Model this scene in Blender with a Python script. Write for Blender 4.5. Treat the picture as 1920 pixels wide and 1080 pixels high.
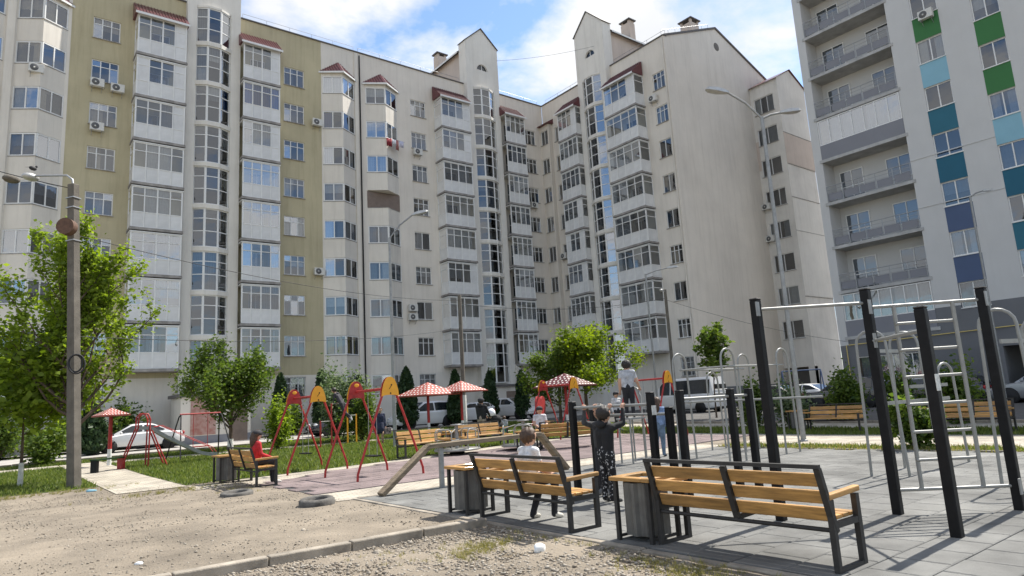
import bpy, math, random
import numpy as np
from mathutils import Vector, Matrix
R = math.radians
random.seed(7); rng = np.random.default_rng(7)
for o in list(bpy.data.objects): bpy.data.objects.remove(o)
scn = bpy.context.scene
COL = scn.collection

# ---------------------------------------------------------------- camera
A = R(38.3); SA, CA = math.sin(A), math.cos(A)
F_PX = 1250.0
cam_d = bpy.data.cameras.new('camera'); cam = bpy.data.objects.new('camera', cam_d); COL.objects.link(cam)
cam_d.sensor_width = 36; cam_d.lens = 36 * F_PX / 1920; cam_d.clip_end = 3000; cam_d.clip_start = .05
upc = Vector((-430, 7240, -F_PX)).normalized()              # world up seen in camera axes (pitch up, slight roll)
fwc = Vector((0, 0, -1)); fwc = (fwc - upc * fwc.dot(upc)).normalized()
rtc = fwc.cross(upc)
# world axes: X along the long facade (to the right), Y towards it; the view bears A off Y towards X
ex = rtc * CA + fwc * SA; ey = -rtc * SA + fwc * CA
M3 = Matrix((ex, ey, upc))
cam.matrix_world = Matrix.Translation((0, 0, 1.6)) @ M3.to_4x4()
scn.camera = cam

# ---------------------------------------------------------------- sky, sun, exposure
SUN_EL, SUN_AZ = 56, 2                                       # azimuth from +X towards +Y
w = bpy.data.worlds.new('World'); scn.world = w; w.use_nodes = True
nt = w.node_tree; nt.nodes.clear()
def N(t, **k):
    n = nt.nodes.new(t)
    for a, b in k.items(): setattr(n, a, b)
    return n
sky = N('ShaderNodeTexSky', sky_type='NISHITA', sun_disc=False)
sky.sun_elevation = R(SUN_EL); sky.sun_rotation = R(90 - SUN_AZ); sky.air_density = 1.0; sky.dust_density = .2; sky.ozone_density = 2.0
tc = N('ShaderNodeTexCoord'); sep = N('ShaderNodeSeparateXYZ'); nt.links.new(tc.outputs['Generated'], sep.inputs[0])
def mth(op, a, b=None):
    n = N('ShaderNodeMath', operation=op)
    for i, s in enumerate((a, b)):
        if s is None: continue
        if isinstance(s, (int, float)): n.inputs[i].default_value = s
        else: nt.links.new(s, n.inputs[i])
    return n.outputs[0]
den = mth('ADD', mth('MAXIMUM', sep.outputs[2], 0.0), .22)
cmb = N('ShaderNodeCombineXYZ')
nt.links.new(mth('DIVIDE', sep.outputs[0], den), cmb.inputs[0]); nt.links.new(mth('DIVIDE', sep.outputs[1], den), cmb.inputs[1])
mp = N('ShaderNodeMapping'); mp.inputs['Location'].default_value = (14.14, 6.56, 0); nt.links.new(cmb.outputs[0], mp.inputs[0])
nz = N('ShaderNodeTexNoise'); nz.inputs['Scale'].default_value = 2.1; nz.inputs['Detail'].default_value = 9; nz.inputs['Roughness'].default_value = .57
nz.inputs['Distortion'].default_value = .25
nt.links.new(mp.outputs[0], nz.inputs['Vector'])
rmp = N('ShaderNodeValToRGB'); rmp.color_ramp.elements[0].position = .43; rmp.color_ramp.elements[1].position = .56
nt.links.new(nz.outputs['Fac'], rmp.inputs[0])
nz2 = N('ShaderNodeTexNoise'); nz2.inputs['Scale'].default_value = 2.6; nz2.inputs['Detail'].default_value = 6
nt.links.new(mp.outputs[0], nz2.inputs['Vector'])
cl = N('ShaderNodeMix', data_type='RGBA'); nt.links.new(nz2.outputs['Fac'], cl.inputs[0])
cl.inputs[6].default_value = (1.75, 1.85, 2.05, 1); cl.inputs[7].default_value = (3.1, 3.06, 2.98, 1)
mix = N('ShaderNodeMix', data_type='RGBA')
hsv = N('ShaderNodeHueSaturation'); hsv.inputs['Saturation'].default_value = 1.02; hsv.inputs['Value'].default_value = .56; nt.links.new(sky.outputs[0], hsv.inputs['Color'])
nt.links.new(rmp.outputs[0], mix.inputs[0]); nt.links.new(hsv.outputs[0], mix.inputs[6]); nt.links.new(cl.outputs[2], mix.inputs[7])
bg = N('ShaderNodeBackground'); bg.inputs['Strength'].default_value = .15
nt.links.new(mix.outputs[2], bg.inputs['Color'])
wo = N('ShaderNodeOutputWorld'); nt.links.new(bg.outputs[0], wo.inputs[0])
sd = bpy.data.lights.new('sun', 'SUN'); sd.energy = 2.9; sd.angle = R(.55); sd.color = (1, .95, .87)
so = bpy.data.objects.new('sun', sd); COL.objects.link(so)
sv = Vector((math.cos(R(SUN_EL)) * math.cos(R(SUN_AZ)), math.cos(R(SUN_EL)) * math.sin(R(SUN_AZ)), math.sin(R(SUN_EL))))
so.rotation_euler = sv.to_track_quat('Z', 'Y').to_euler(); so.location = (30, 0, 60)
vs = scn.view_settings; vs.view_transform = 'Standard'; vs.look = 'None'; vs.exposure = 1.48; vs.gamma = 1; vs.use_curve_mapping = False
scn.cycles.max_bounces = 7; scn.cycles.transparent_max_bounces = 8; scn.cycles.diffuse_bounces = 3; scn.cycles.glossy_bounces = 3
scn.render.resolution_x = 1024; scn.render.resolution_y = 576

# ---------------------------------------------------------------- materials
MATS = {}
def mat(name, col, rough=.8, var=.12, scale=6, bump=0, bscale=40, metal=0, streak=0, spec=.5, stretch=(1, 1, 1), coat=0, col2=None, detail=4, objrand=0, world=False):
    if name in MATS: return MATS[name]
    m = bpy.data.materials.new(name); m.use_nodes = True; MATS[name] = m
    t = m.node_tree; b = t.nodes['Principled BSDF']; L = t.links.new
    b.inputs['Roughness'].default_value = rough; b.inputs['Metallic'].default_value = metal
    b.inputs['Specular IOR Level'].default_value = spec; b.inputs['Coat Weight'].default_value = coat
    tc = t.nodes.new('ShaderNodeTexCoord'); mp = t.nodes.new('ShaderNodeMapping'); mp.inputs['Scale'].default_value = stretch
    L(t.nodes.new('ShaderNodeNewGeometry').outputs['Position'] if world else tc.outputs['Object'], mp.inputs[0])
    n = t.nodes.new('ShaderNodeTexNoise'); n.inputs['Scale'].default_value = scale; n.inputs['Detail'].default_value = detail; n.inputs['Roughness'].default_value = .62
    L(mp.outputs[0], n.inputs['Vector'])
    r = t.nodes.new('ShaderNodeMapRange'); r.inputs[1].default_value = .3; r.inputs[2].default_value = .7
    L(n.outputs['Fac'], r.inputs[0])
    mx = t.nodes.new('ShaderNodeMix'); mx.data_type = 'RGBA'
    c2 = col2 or tuple(c * (1 - 2 * var) for c in col)
    c1 = col if col2 else tuple(min(1, c * (1 + var * .6)) for c in col)
    mx.inputs[6].default_value = (*c2, 1); mx.inputs[7].default_value = (*c1, 1)
    L(r.outputs[0], mx.inputs[0]); out = mx.outputs[2]
    if streak:
        mp2 = t.nodes.new('ShaderNodeMapping'); mp2.inputs['Scale'].default_value = (1.3, 1.3, .09); L(tc.outputs['Object'], mp2.inputs[0])
        n2 = t.nodes.new('ShaderNodeTexNoise'); n2.inputs['Scale'].default_value = 2.2; n2.inputs['Detail'].default_value = 7; n2.inputs['Roughness'].default_value = .7
        L(mp2.outputs[0], n2.inputs['Vector'])
        r2 = t.nodes.new('ShaderNodeMapRange'); r2.inputs[1].default_value = .48; r2.inputs[2].default_value = .80; r2.inputs[4].default_value = streak
        L(n2.outputs['Fac'], r2.inputs[0])
        m2 = t.nodes.new('ShaderNodeMix'); m2.data_type = 'RGBA'; L(r2.outputs[0], m2.inputs[0]); L(out, m2.inputs[6])
        m2.inputs[7].default_value = (col[0] * .42, col[1] * .40, col[2] * .36, 1); out = m2.outputs[2]
    if objrand:
        oi = t.nodes.new('ShaderNodeObjectInfo'); hs = t.nodes.new('ShaderNodeHueSaturation')
        r3 = t.nodes.new('ShaderNodeMapRange'); r3.inputs[3].default_value = 1 - objrand; r3.inputs[4].default_value = 1 + objrand
        L(oi.outputs['Random'], r3.inputs[0]); L(r3.outputs[0], hs.inputs['Value']); L(out, hs.inputs['Color']); out = hs.outputs[0]
    L(out, b.inputs['Base Color'])
    if bump:
        n3 = t.nodes.new('ShaderNodeTexNoise'); n3.inputs['Scale'].default_value = bscale; n3.inputs['Detail'].default_value = 5
        L(mp.outputs[0], n3.inputs['Vector'])
        bp = t.nodes.new('ShaderNodeBump'); bp.inputs['Strength'].default_value = bump; bp.inputs['Distance'].default_value = .02
        L(n3.outputs['Fac'], bp.inputs['Height']); L(bp.outputs[0], b.inputs['Normal'])
    return m
def glass(name, tint=(.62, .66, .69), refl=.14, rough=.015):
    m = bpy.data.materials.new(name); m.use_nodes = True; MATS[name] = m
    t = m.node_tree; t.nodes.clear(); L = t.links.new
    o = t.nodes.new('ShaderNodeOutputMaterial'); mx = t.nodes.new('ShaderNodeMixShader')
    tr = t.nodes.new('ShaderNodeBsdfTransparent'); tr.inputs[0].default_value = (*tint, 1)
    gl = t.nodes.new('ShaderNodeBsdfGlossy'); gl.inputs['Roughness'].default_value = rough; gl.inputs[0].default_value = (.95, .97, 1, 1)
    lw = t.nodes.new('ShaderNodeLayerWeight'); lw.inputs[0].default_value = .25
    r = t.nodes.new('ShaderNodeMapRange'); r.inputs[3].default_value = refl; r.inputs[4].default_value = .9
    L(lw.outputs['Fresnel'], r.inputs[0]); L(r.outputs[0], mx.inputs[0])
    tc = t.nodes.new('ShaderNodeTexCoord'); n = t.nodes.new('ShaderNodeTexNoise'); n.inputs['Scale'].default_value = 1.1
    L(tc.outputs['Object'], n.inputs['Vector']); bp = t.nodes.new('ShaderNodeBump'); bp.inputs['Strength'].default_value = .08; bp.inputs['Distance'].default_value = .05
    L(n.outputs['Fac'], bp.inputs['Height']); L(bp.outputs[0], gl.inputs['Normal'])
    L(tr.outputs[0], mx.inputs[1]); L(gl.outputs[0], mx.inputs[2]); L(mx.outputs[0], o.inputs[0])
    return m
def leafmat(name, c1, c2, trans=.35):
    m = bpy.data.materials.new(name); m.use_nodes = True; MATS[name] = m
    t = m.node_tree; b = t.nodes['Principled BSDF']; L = t.links.new; o = t.nodes['Material Output']
    at = t.nodes.new('ShaderNodeAttribute'); at.attribute_name = 'rnd'
    mx = t.nodes.new('ShaderNodeMix'); mx.data_type = 'RGBA'; mx.inputs[6].default_value = (*c1, 1); mx.inputs[7].default_value = (*c2, 1)
    L(at.outputs['Fac'], mx.inputs[0]); L(mx.outputs[2], b.inputs['Base Color']); b.inputs['Roughness'].default_value = .55
    b.inputs['Specular IOR Level'].default_value = .3
    tl = t.nodes.new('ShaderNodeBsdfTranslucent'); hs = t.nodes.new('ShaderNodeHueSaturation'); hs.inputs['Value'].default_value = 1.5; hs.inputs['Saturation'].default_value = 1.1
    L(mx.outputs[2], hs.inputs['Color']); L(hs.outputs[0], tl.inputs[0])
    ms = t.nodes.new('ShaderNodeMixShader'); ms.inputs[0].default_value = trans
    L(b.outputs[0], ms.inputs[1]); L(tl.outputs[0], ms.inputs[2]); L(ms.outputs[0], o.inputs[0])
    return m
mat('cream', (.73, .675, .595), .9, .07, .22, .3, 30, streak=.28, detail=9)
mat('cream_white', (.72, .675, .60), .9, .07, .3, .3, 30, streak=.3, detail=9)
mat('yellow_wall', (.49, .435, .285), .9, .09, .3, .3, 30, streak=.45, detail=9)
mat('tower_white', (.72, .69, .63), .9, .05, .5, .35, 22, streak=.28)
mat('end_white', (.72, .685, .625), .9, .10, .3, .25, 30, streak=.25)
mat('pinkish', (.58, .49, .42), .9, .06, .5, .2, 30, streak=.25)
mat('new_wall', (.55, .55, .54), .9, .03, .5, .3, 45, streak=.06)
mat('new_dark', (.155, .16, .17), .85, .05, .6, .2, 45)
mat('new_mid', (.22, .225, .25), .85, .04, .6, .2, 45)
mat('slab', (.45, .45, .44), .9, .14, 1.2, .2, 30, streak=.35)
mat('ledge', (.33, .31, .29), .85, .2, 2, .2, 30)
for n_, c_ in (('p_green', (.045, .17, .055)), ('p_lblue', (.24, .45, .55)), ('p_teal', (.03, .14, .20)), ('p_teal2', (.02, .115, .18)), ('p_navy', (.075, .11, .20)), ('p_yellow', (.60, .47, .16))):
    mat(n_, c_, .85, .04, 1, .2, 45)
mat('pvc', (.74, .74, .72), .45, .05, 2)
mat('panel_white', (.68, .68, .67), .5, .08, 1.1, objrand=.06, streak=.12)
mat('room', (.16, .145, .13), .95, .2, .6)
mat('door_brown', (.20, .15, .12), .6, .1, 3)
mat('roof_tile', (.12, .030, .036), .32, .12, 4)
mat('roof_sheet', (.13, .12, .115), .7, .15, 2)
mat('curtain_white', (.50, .485, .455), .9, .08, 5)
mat('curtain_beige', (.48, .38, .26), .9, .1, 5)
mat('curtain_grey', (.36, .37, .40), .9, .1, 5)
mat('curtain_gold', (.45, .34, .09), .9, .1, 5)
mat('blind_blue', (.03, .13, .45), .6, .08, 5)
mat('blind_pale', (.42, .58, .60), .7, .08, 5)
glass('glass'); glass('glass_dark', (.36, .40, .44), .12); glass('glass_bright', (.55, .6, .64), .34)
mat('steel_grey', (.30, .305, .30), .5, .12, 8, metal=.5)
mat('rail_grey', (.36, .37, .38), .45, .08, 6, metal=.5)
mat('pipe_paint', (.27, .27, .25), .38, .08, 9, spec=.6)
mat('black_paint', (.009, .009, .010), .55, .25, 9, spec=.22)
mat('bench_frame', (.040, .038, .036), .6, .15, 12, spec=.3)
mat('wood_slat', (.47, .255, .075), .6, .24, 3, .25, 25, stretch=(1, 1, 9), coat=.05, objrand=.24)
mat('old_wood', (.26, .20, .135), .85, .25, 4, .5, 25, stretch=(1, 1, 8))
mat('bin_metal', (.15, .145, .135), .55, .15, 6, metal=.4)
mat('red_paint', (.40, .030, .028), .5, .2, 7, spec=.4)
mat('yellow_plastic', (.76, .35, .015), .4, .06, 5)
mat('rubber_tile', (.195, .194, .183), .95, .26, .9, .6, 90, detail=10, world=True)
mat('purple_tile', (.225, .175, .17), .95, .24, .9, .6, 80, detail=10, world=True)
mat('joint_dark', (.06, .06, .06), 1, .2, 8)
mat('paver', (.46, .41, .33), .95, .14, 2.5, .4, 60, objrand=.08)
mat('kerb_stone', (.33, .29, .235), .95, .26, 3, .4, 50, objrand=.06)
mat('asphalt', (.105, .10, .095), .95, .2, 1.2, .5, 80)
mat('road_light', (.40, .38, .35), .95, .15, .8, .4, 60)
mat('dirt', (.25, .21, .16), 1, .24, .7, 1.0, 30, detail=12)
mat('soil', (.17, .135, .09), 1, .25, 1.5, .9, 22, detail=9)
mat('stone', (.40, .35, .28), .95, .2, 9, objrand=.1)
mat('grass_ground', (.085, .115, .03), 1, .3, 1.2, .8, 20)
mat('concrete', (.145, .13, .108), .95, .18, 3, .5, 40, streak=.3)
mat('bark', (.12, .085, .06), .95, .25, 8, .8, 30, stretch=(1, 1, .25))
mat('whitewash', (.68, .67, .63), .95, .14, 7, .7, 30)
mat('white_paint', (.72, .72, .70), .5, .06, 4)
mat('car_white', (.74, .74, .74), .25, .02, 2, coat=.6)
mat('car_black', (.015, .016, .02), .22, .05, 2, coat=.7)
mat('car_grey', (.30, .31, .32), .28, .03, 2, coat=.6, metal=.3)
mat('car_cover', (.03, .032, .036), .6, .2, 3, .4, 8)
mat('car_glass', (.018, .022, .026), .06, .1, 2, spec=.8)
mat('tyre', (.022, .022, .022), .85, .2, 10, .3, 40)
mat('old_tyre', (.13, .122, .11), .95, .3, 6, .5, 30)
mat('alloy', (.5, .5, .5), .3, .05, 4, metal=.8)
mat('lamp_red', (.35, .012, .015), .25, .05, 4)
mat('lamp_clear', (.62, .64, .66), .15, .05, 4)
mat('dark_plastic', (.015, .015, .016), .6, .1, 6, spec=.3)
mat('ac_white', (.62, .61, .57), .5, .08, 4)
mat('ac_grille', (.10, .10, .10), .6, .1, 6)
mat('lamp_head', (.50, .50, .48), .4, .1, 6, metal=.3)
mat('rust', (.13, .07, .045), .8, .2, 9)
mat('cable', (.02, .02, .022), .7, .1, 6)
mat('skin', (.52, .31, .215), .6, .05, 9)
mat('hair_dark', (.022, .016, .012), .6, .3, 30)
mat('hair_brown', (.075, .04, .022), .6, .3, 30)
mat('balloon', (.85, .85, .86), .25, .02, 2)
mat('polka_red', (.33, .075, .055), .7, .2, 3)
mat('polka_dot', (.75, .70, .66), .6, .05, 3)
mat('rubbish', (.78, .80, .80), .6, .05, 5)
mat('sign_white', (.7, .7, .66), .6, .2, 20)
mat('brick_far', (.25, .12, .09), .9, .15, 3)
mat('mural', (.50, .38, .34), .9, .35, 2.2, col2=(.33, .13, .10))
leafmat('leaf_ash', (.10, .155, .018), (.27, .35, .05), .55)
leafmat('leaf_dark', (.04, .08, .016), (.15, .205, .034), .45)
leafmat('leaf_lime', (.075, .13, .018), (.24, .30, .03), .5)
leafmat('leaf_thuja', (.018, .042, .016), (.042, .075, .024), .15)
leafmat('leaf_flower', (.06, .11, .028), (.24, .28, .17), .4)
leafmat('blade', (.07, .115, .018), (.19, .22, .055), .4)
leafmat('blade_dry', (.15, .16, .04), (.30, .26, .10), .4)
def cloth(name, col, var=.15): return mat('cloth_' + name, col, .85, max(var, .22), 9, .9, 9)

# ---------------------------------------------------------------- mesh helpers
def gz(x, y):
    return .013 * max(0, min(x * SA + y * CA, 75) - 22)
class MB:
    def __init__(s): s.v = []; s.f = []; s.m = []; s.s = []
    def add(s, vs, fs, mi=0, sm=False):
        b = len(s.v); s.v += [tuple(p) for p in vs]
        for f in fs: s.f.append([b + i for i in f]); s.m.append(mi); s.s.append(sm)
        return s
    def box(s, x0, y0, z0, x1, y1, z1, mi=0):
        return s.add([(x0,y0,z0),(x1,y0,z0),(x1,y1,z0),(x0,y1,z0),(x0,y0,z1),(x1,y0,z1),(x1,y1,z1),(x0,y1,z1)],
              [(0,3,2,1),(4,5,6,7),(0,1,5,4),(1,2,6,5),(2,3,7,6),(3,0,4,7)], mi)
    def quad(s, a, b, c, d, mi=0): return s.add([a, b, c, d], [(0, 1, 2, 3)], mi)
    def prism(s, poly, z0, z1, mi=0, mi_top=None):
        n = len(poly)
        s.add([(x, y, z0) for x, y in poly] + [(x, y, z1) for x, y in poly],
              [tuple(range(n - 1, -1, -1))] + [(i, (i + 1) % n, n + (i + 1) % n, n + i) for i in range(n)], mi)
        return s.add([(x, y, z1) for x, y in poly], [tuple(range(n))], mi if mi_top is None else mi_top)
    def xprism(s, poly, x0, x1, mi=0):        # polygon in (y, z) pulled along x
        n = len(poly)
        return s.add([(x0, y, z) for y, z in poly] + [(x1, y, z) for y, z in poly],
              [tuple(range(n)), tuple(range(2 * n - 1, n - 1, -1))] + [(i, n + i, n + (i + 1) % n, (i + 1) % n) for i in range(n)], mi)
    def tube(s, p, q, r, n=8, mi=0, r2=None, cap=True):
        return s.path([p, q], r, n, mi, r2=r2, cap=cap)
    def path(s, pts, r, n=8, mi=0, r2=None, cap=True, closed=False):
        P = [Vector(p) for p in pts]; k = len(P); b = len(s.v); vs = []
        d0 = (P[1] - P[0]).normalized(); u = d0.orthogonal().normalized()
        for i in range(k):
            if closed: d = (P[(i + 1) % k] - P[i - 1]).normalized()
            else: d = ((P[min(i + 1, k - 1)] - P[i]).normalized() + (P[i] - P[max(i - 1, 0)]).normalized())
            d = d.normalized() if d.length > 1e-6 else d0
            u = (u - d * u.dot(d)); u = u.normalized() if u.length > 1e-6 else d.orthogonal().normalized()
            vv = d.cross(u); rr = r if r2 is None else r + (r2 - r) * i / (k - 1)
            if isinstance(r, (list, tuple)): rr = r[i]
            vs += [P[i] + (u * math.cos(2 * math.pi * j / n) + vv * math.sin(2 * math.pi * j / n)) * rr for j in range(n)]
        fs = []
        for i in range(k if closed else k - 1):
            a = i * n; c = ((i + 1) % k) * n
            fs += [(a + j, a + (j + 1) % n, c + (j + 1) % n, c + j) for j in range(n)]
        s.add(vs, fs, mi, True)
        if cap and not closed: s.add(vs[:n], [tuple(range(n - 1, -1, -1))], mi); s.add(vs[-n:], [tuple(range(n))], mi)
        return s
    def beam(s, p, q, wd, ht, up=(0, 0, 1), mi=0):     # rectangular bar from p to q
        p, q = Vector(p), Vector(q); d = (q - p).normalized(); up = Vector(up)
        a = d.cross(up); a = a.normalized() if a.length > 1e-5 else d.orthogonal().normalized(); c = a.cross(d)
        a = a * wd / 2; c = c * ht / 2
        return s.add([p - a - c, p + a - c, p + a + c, p - a + c, q - a - c, q + a - c, q + a + c, q - a + c],
              [(0,1,2,3),(7,6,5,4),(4,5,1,0),(5,6,2,1),(6,7,3,2),(7,4,0,3)], mi)
    def lathe(s, prof, n=16, mi=0, axis='z', c=(0, 0, 0), sm=True):
        vs = []
        for r, z in prof:
            for j in range(n):
                t = 2 * math.pi * j / n; x, y = r * math.cos(t), r * math.sin(t)
                vs.append({'z': (x, y, z), 'y': (x, z, -y), 'x': (z, x, y)}[axis])
        vs = [(x + c[0], y + c[1], z + c[2]) for x, y, z in vs]
        return s.add(vs, [(i * n + j, i * n + (j + 1) % n, (i + 1) * n + (j + 1) % n, (i + 1) * n + j) for i in range(len(prof) - 1) for j in range(n)], mi, sm)
    def ball(s, c, r, n=10, mi=0, sc=(1, 1, 1)):
        k = max(4, n // 2 + 1); b = []
        for i in range(k + 1):
            t = math.pi * i / k
            for j in range(n):
                f = 2 * math.pi * j / n
                b.append((c[0] + r * sc[0] * math.sin(t) * math.cos(f), c[1] + r * sc[1] * math.sin(t) * math.sin(f), c[2] - r * sc[2] * math.cos(t)))
        return s.add(b, [(i * n + j, i * n + (j + 1) % n, (i + 1) * n + (j + 1) % n, (i + 1) * n + j) for i in range(k) for j in range(n)], mi, True)
    def mesh(s, name, mats):
        me = bpy.data.meshes.new(name); me.from_pydata(s.v, [], s.f)
        for m in (mats if isinstance(mats, (list, tuple)) else [mats]): me.materials.append(MATS[m] if isinstance(m, str) else m)
        me.polygons.foreach_set('material_index', s.m); me.polygons.foreach_set('use_smooth', s.s); me.update()
        return me
    def build(s, name, mats, parent=None, loc=None, rotz=0, M=None): return link(name, s.mesh(name, mats), parent, loc, rotz, M)
def link(name, me, parent=None, loc=None, rotz=0, M=None):
    o = bpy.data.objects.new(name, me); COL.objects.link(o)
    if parent: o.parent = parent
    if loc is not None: o.location = loc
    if rotz: o.rotation_euler = (0, 0, rotz)
    if M is not None: o.matrix_local = M
    return o
def bevel(o, w=.006, seg=1):
    b = o.modifiers.new('b', 'BEVEL'); b.width = w; b.segments = seg; b.limit_method = 'ANGLE'; return o
def tag(o, label=None, cat=None, group=None, kind=None):
    if label: o['label'] = label
    if cat: o['category'] = cat
    if group: o['group'] = group
    if kind: o['kind'] = kind
    return o
def thing(name, label, cat, loc=(0, 0, 0), rotz=0, group=None):
    return tag(link(name, None, None, loc, rotz), label, cat, group)
def at_g(x, y, dz=0): return (x, y, gz(x, y) + dz)
def pydata_rnd(name, V, Fc, rnd, mats, parent=None):      # big leaf / blade meshes with a random value per vertex
    me = bpy.data.meshes.new(name); nv = len(V); nf, k = Fc.shape
    me.vertices.add(nv); me.vertices.foreach_set('co', V.astype(np.float32).ravel())
    me.loops.add(nf * k); me.loops.foreach_set('vertex_index', Fc.astype(np.int32).ravel())
    me.polygons.add(nf); me.polygons.foreach_set('loop_start', np.arange(nf, dtype=np.int32) * k)
    me.update(calc_edges=True)
    at = me.attributes.new('rnd', 'FLOAT', 'POINT'); at.data.foreach_set('value', rnd.astype(np.float32))
    for m in mats: me.materials.append(MATS[m])
    return link(name, me, parent)
# ---------------------------------------------------------------- ground
def paver_mat(name, c1, c2, cj, bw, bh):
    m = bpy.data.materials.new(name); m.use_nodes = True; MATS[name] = m
    t = m.node_tree; b = t.nodes['Principled BSDF']; L = t.links.new; b.inputs['Roughness'].default_value = .95
    tc = t.nodes.new('ShaderNodeTexCoord'); br = t.nodes.new('ShaderNodeTexBrick')
    br.inputs['Scale'].default_value = 1; br.inputs['Brick Width'].default_value = bw; br.inputs['Row Height'].default_value = bh
    br.inputs['Mortar Size'].default_value = .008; br.inputs['Color1'].default_value = (*c1, 1); br.inputs['Color2'].default_value = (*c2, 1); br.inputs['Mortar'].default_value = (*cj, 1)
    L(tc.outputs['Object'], br.inputs['Vector'])
    n = t.nodes.new('ShaderNodeTexNoise'); n.inputs['Scale'].default_value = 1.3; n.inputs['Detail'].default_value = 8; L(tc.outputs['Object'], n.inputs['Vector'])
    r = t.nodes.new('ShaderNodeMapRange'); r.inputs[1].default_value = .35; r.inputs[2].default_value = .7; r.inputs[3].default_value = .68; r.inputs[4].default_value = 1.12; L(n.outputs['Fac'], r.inputs[0])
    hs = t.nodes.new('ShaderNodeHueSaturation'); L(br.outputs['Color'], hs.inputs['Color']); L(r.outputs[0], hs.inputs['Value']); L(hs.outputs[0], b.inputs['Base Color'])
    bp = t.nodes.new('ShaderNodeBump'); bp.inputs['Strength'].default_value = .6; bp.inputs['Distance'].default_value = .006; bp.invert = True
    L(br.outputs['Fac'], bp.inputs['Height']); L(bp.outputs[0], b.inputs['Normal'])
paver_mat('pavers', (.47, .42, .34), (.40, .36, .30), (.20, .18, .14), .24, .12)
def sheet(name, poly, lift, m, cell=1.0, kind='structure'):
    """ground sheet over a polygon (x, y), following the terrain"""
    import bmesh
    bm = bmesh.new(); f = bm.faces.new([bm.verts.new((x, y, 0)) for x, y in poly])
    xs = [p[0] for p in poly]; ys = [p[1] for p in poly]
    far = max(x * SA + y * CA for x, y in poly) > 21
    if far:
        for d in [22 + .02 * 0] + list(np.arange(22, 76, 10)) + [75]:
            bmesh.ops.bisect_plane(bm, geom=bm.verts[:] + bm.edges[:] + bm.faces[:], plane_co=(SA * d, CA * d, 0), plane_no=(SA, CA, 0))
    for v in bm.verts: v.co.z = gz(v.co.x, v.co.y) + lift
    bmesh.ops.recalc_face_normals(bm, faces=bm.faces[:])
    if bm.faces[:] and bm.faces[0].normal.z < 0: bmesh.ops.reverse_faces(bm, faces=bm.faces[:])
    me = bpy.data.meshes.new(name); bm.to_mesh(me); bm.free(); me.materials.append(MATS[m])
    o = link(name, me); o['kind'] = kind
    return o
def rect(x0, y0, x1, y1): return [(x0, y0), (x1, y0), (x1, y1), (x0, y1)]
sheet('ground', rect(-700, -500, 900, 900), 0, 'dirt')
from mathutils import noise as mn
def dirt_field(x0, y0, x1, y1, st):
    nx, ny = int((x1 - x0) / st), int((y1 - y0) / st); V = []
    for j in range(ny + 1):
        for i in range(nx + 1):
            x, y = x0 + (x1 - x0) * i / nx, y0 + (y1 - y0) * j / ny
            z = .012 + .020 * mn.noise((x * .9, y * .9, 3)) + .012 * mn.noise((x * 3.1, y * 3.1, 7)) + .007 * mn.noise((x * 9, y * 9, 1)) + .004 * mn.noise((x * 23, y * 23, 5))
            V.append((x, y, min(max(z, -.02), .03 if x < 5.1 else .015)))
    mb = MB().add(V, [(j * (nx + 1) + i, j * (nx + 1) + i + 1, (j + 1) * (nx + 1) + i + 1, (j + 1) * (nx + 1) + i) for j in range(ny) for i in range(nx)], 0, True)
    o = mb.build('dirt_field', 'dirt'); o['kind'] = 'structure'
dirt_field(-3.6, 3.4, 5.44, 12.0, .05); dirt_field(-4.5, 12.0, 5.1, 17.4, .1)
# gym rubber tile base, beige bands, play area
sheet('gym_floor', rect(5.56, -6, 16.6, 12.0), .004, 'joint_dark')
sheet('paved_band', [(5.2, 12.12), (17.4, 12.12), (17.4, 13.5), (5.2, 13.5)], .008, 'pavers')
PURP = [(5.3, 13.52), (20.6, 13.52), (20.6, 20.4), (13.7, 19.6), (8.1, 18.6), (5.5, 17.2)]
sheet('play_floor', PURP, .004, 'joint_dark')
sheet('paved_border', [(5.5, 17.22), (8.1, 18.62), (13.7, 19.62), (20.6, 20.42), (20.6, 21.2), (13.7, 20.35), (8.0, 19.4), (4.1, 18.9), (4.0, 17.6)], .012, 'pavers')
sheet('path', rect(2.55, 18.9, 4.1, 35), .016, 'pavers')
sheet('back_path', [(-6, 33.6), (2.5, 33.6), (2.5, 35.1), (-6, 35.1)], .016, 'pavers')
sheet('cross_path', [(4.15, 33.2), (16, 30.5), (22, 27.2), (22, 28.6), (16, 32), (4.15, 34.8)], .016, 'pavers')
sheet('far_path', [(17.5, -14), (21.3, -14), (21.3, 16.6), (20.7, 17.5), (20.7, 13.0), (17.5, 12.0)], .010, 'pavers')
sheet('parking_path', rect(24.2, -14, 26.4, 24), .014, 'pavers')
sheet('road', [(-60, 37.4), (60, 37.4), (60, 45.2), (-60, 45.2)], .02, 'road_light')
sheet('parking', [(26.5, -60), (43, -60), (43, 37.3), (29, 37.3), (26.5, 30)], .02, 'asphalt')
sheet('side_road', rect(43.1, 20.8, 90, 31.6), .018, 'asphalt')
sheet('pavement', rect(-60, 45.4, 43, 47.7), .14, 'road_light')
LAWNS = [rect(-12, 21.9, 2.5, 33.4), [(4.15, 19.3), (8.0, 19.5), (13.7, 20.5), (20.6, 21.3), (22, 23), (22, 27), (16, 30.3), (4.15, 33)],
         [(4.15, 35), (16, 32.3), (22, 29), (26.4, 24.2), (28.5, 33), (28.9, 37.2), (4.15, 37.2)], rect(-12, 35.2, 4.0, 37.2),
         rect(16.65, -14, 17.45, 11.9), rect(21.4, -14, 24.1, 17.5), [(20.8, 17.7), (24.1, 17.7), (24.1, 24), (22.1, 26.8), (22.1, 22.9), (20.8, 21.2)]]
for L_ in LAWNS: sheet('lawn', L_, .006, 'grass_ground')
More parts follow.
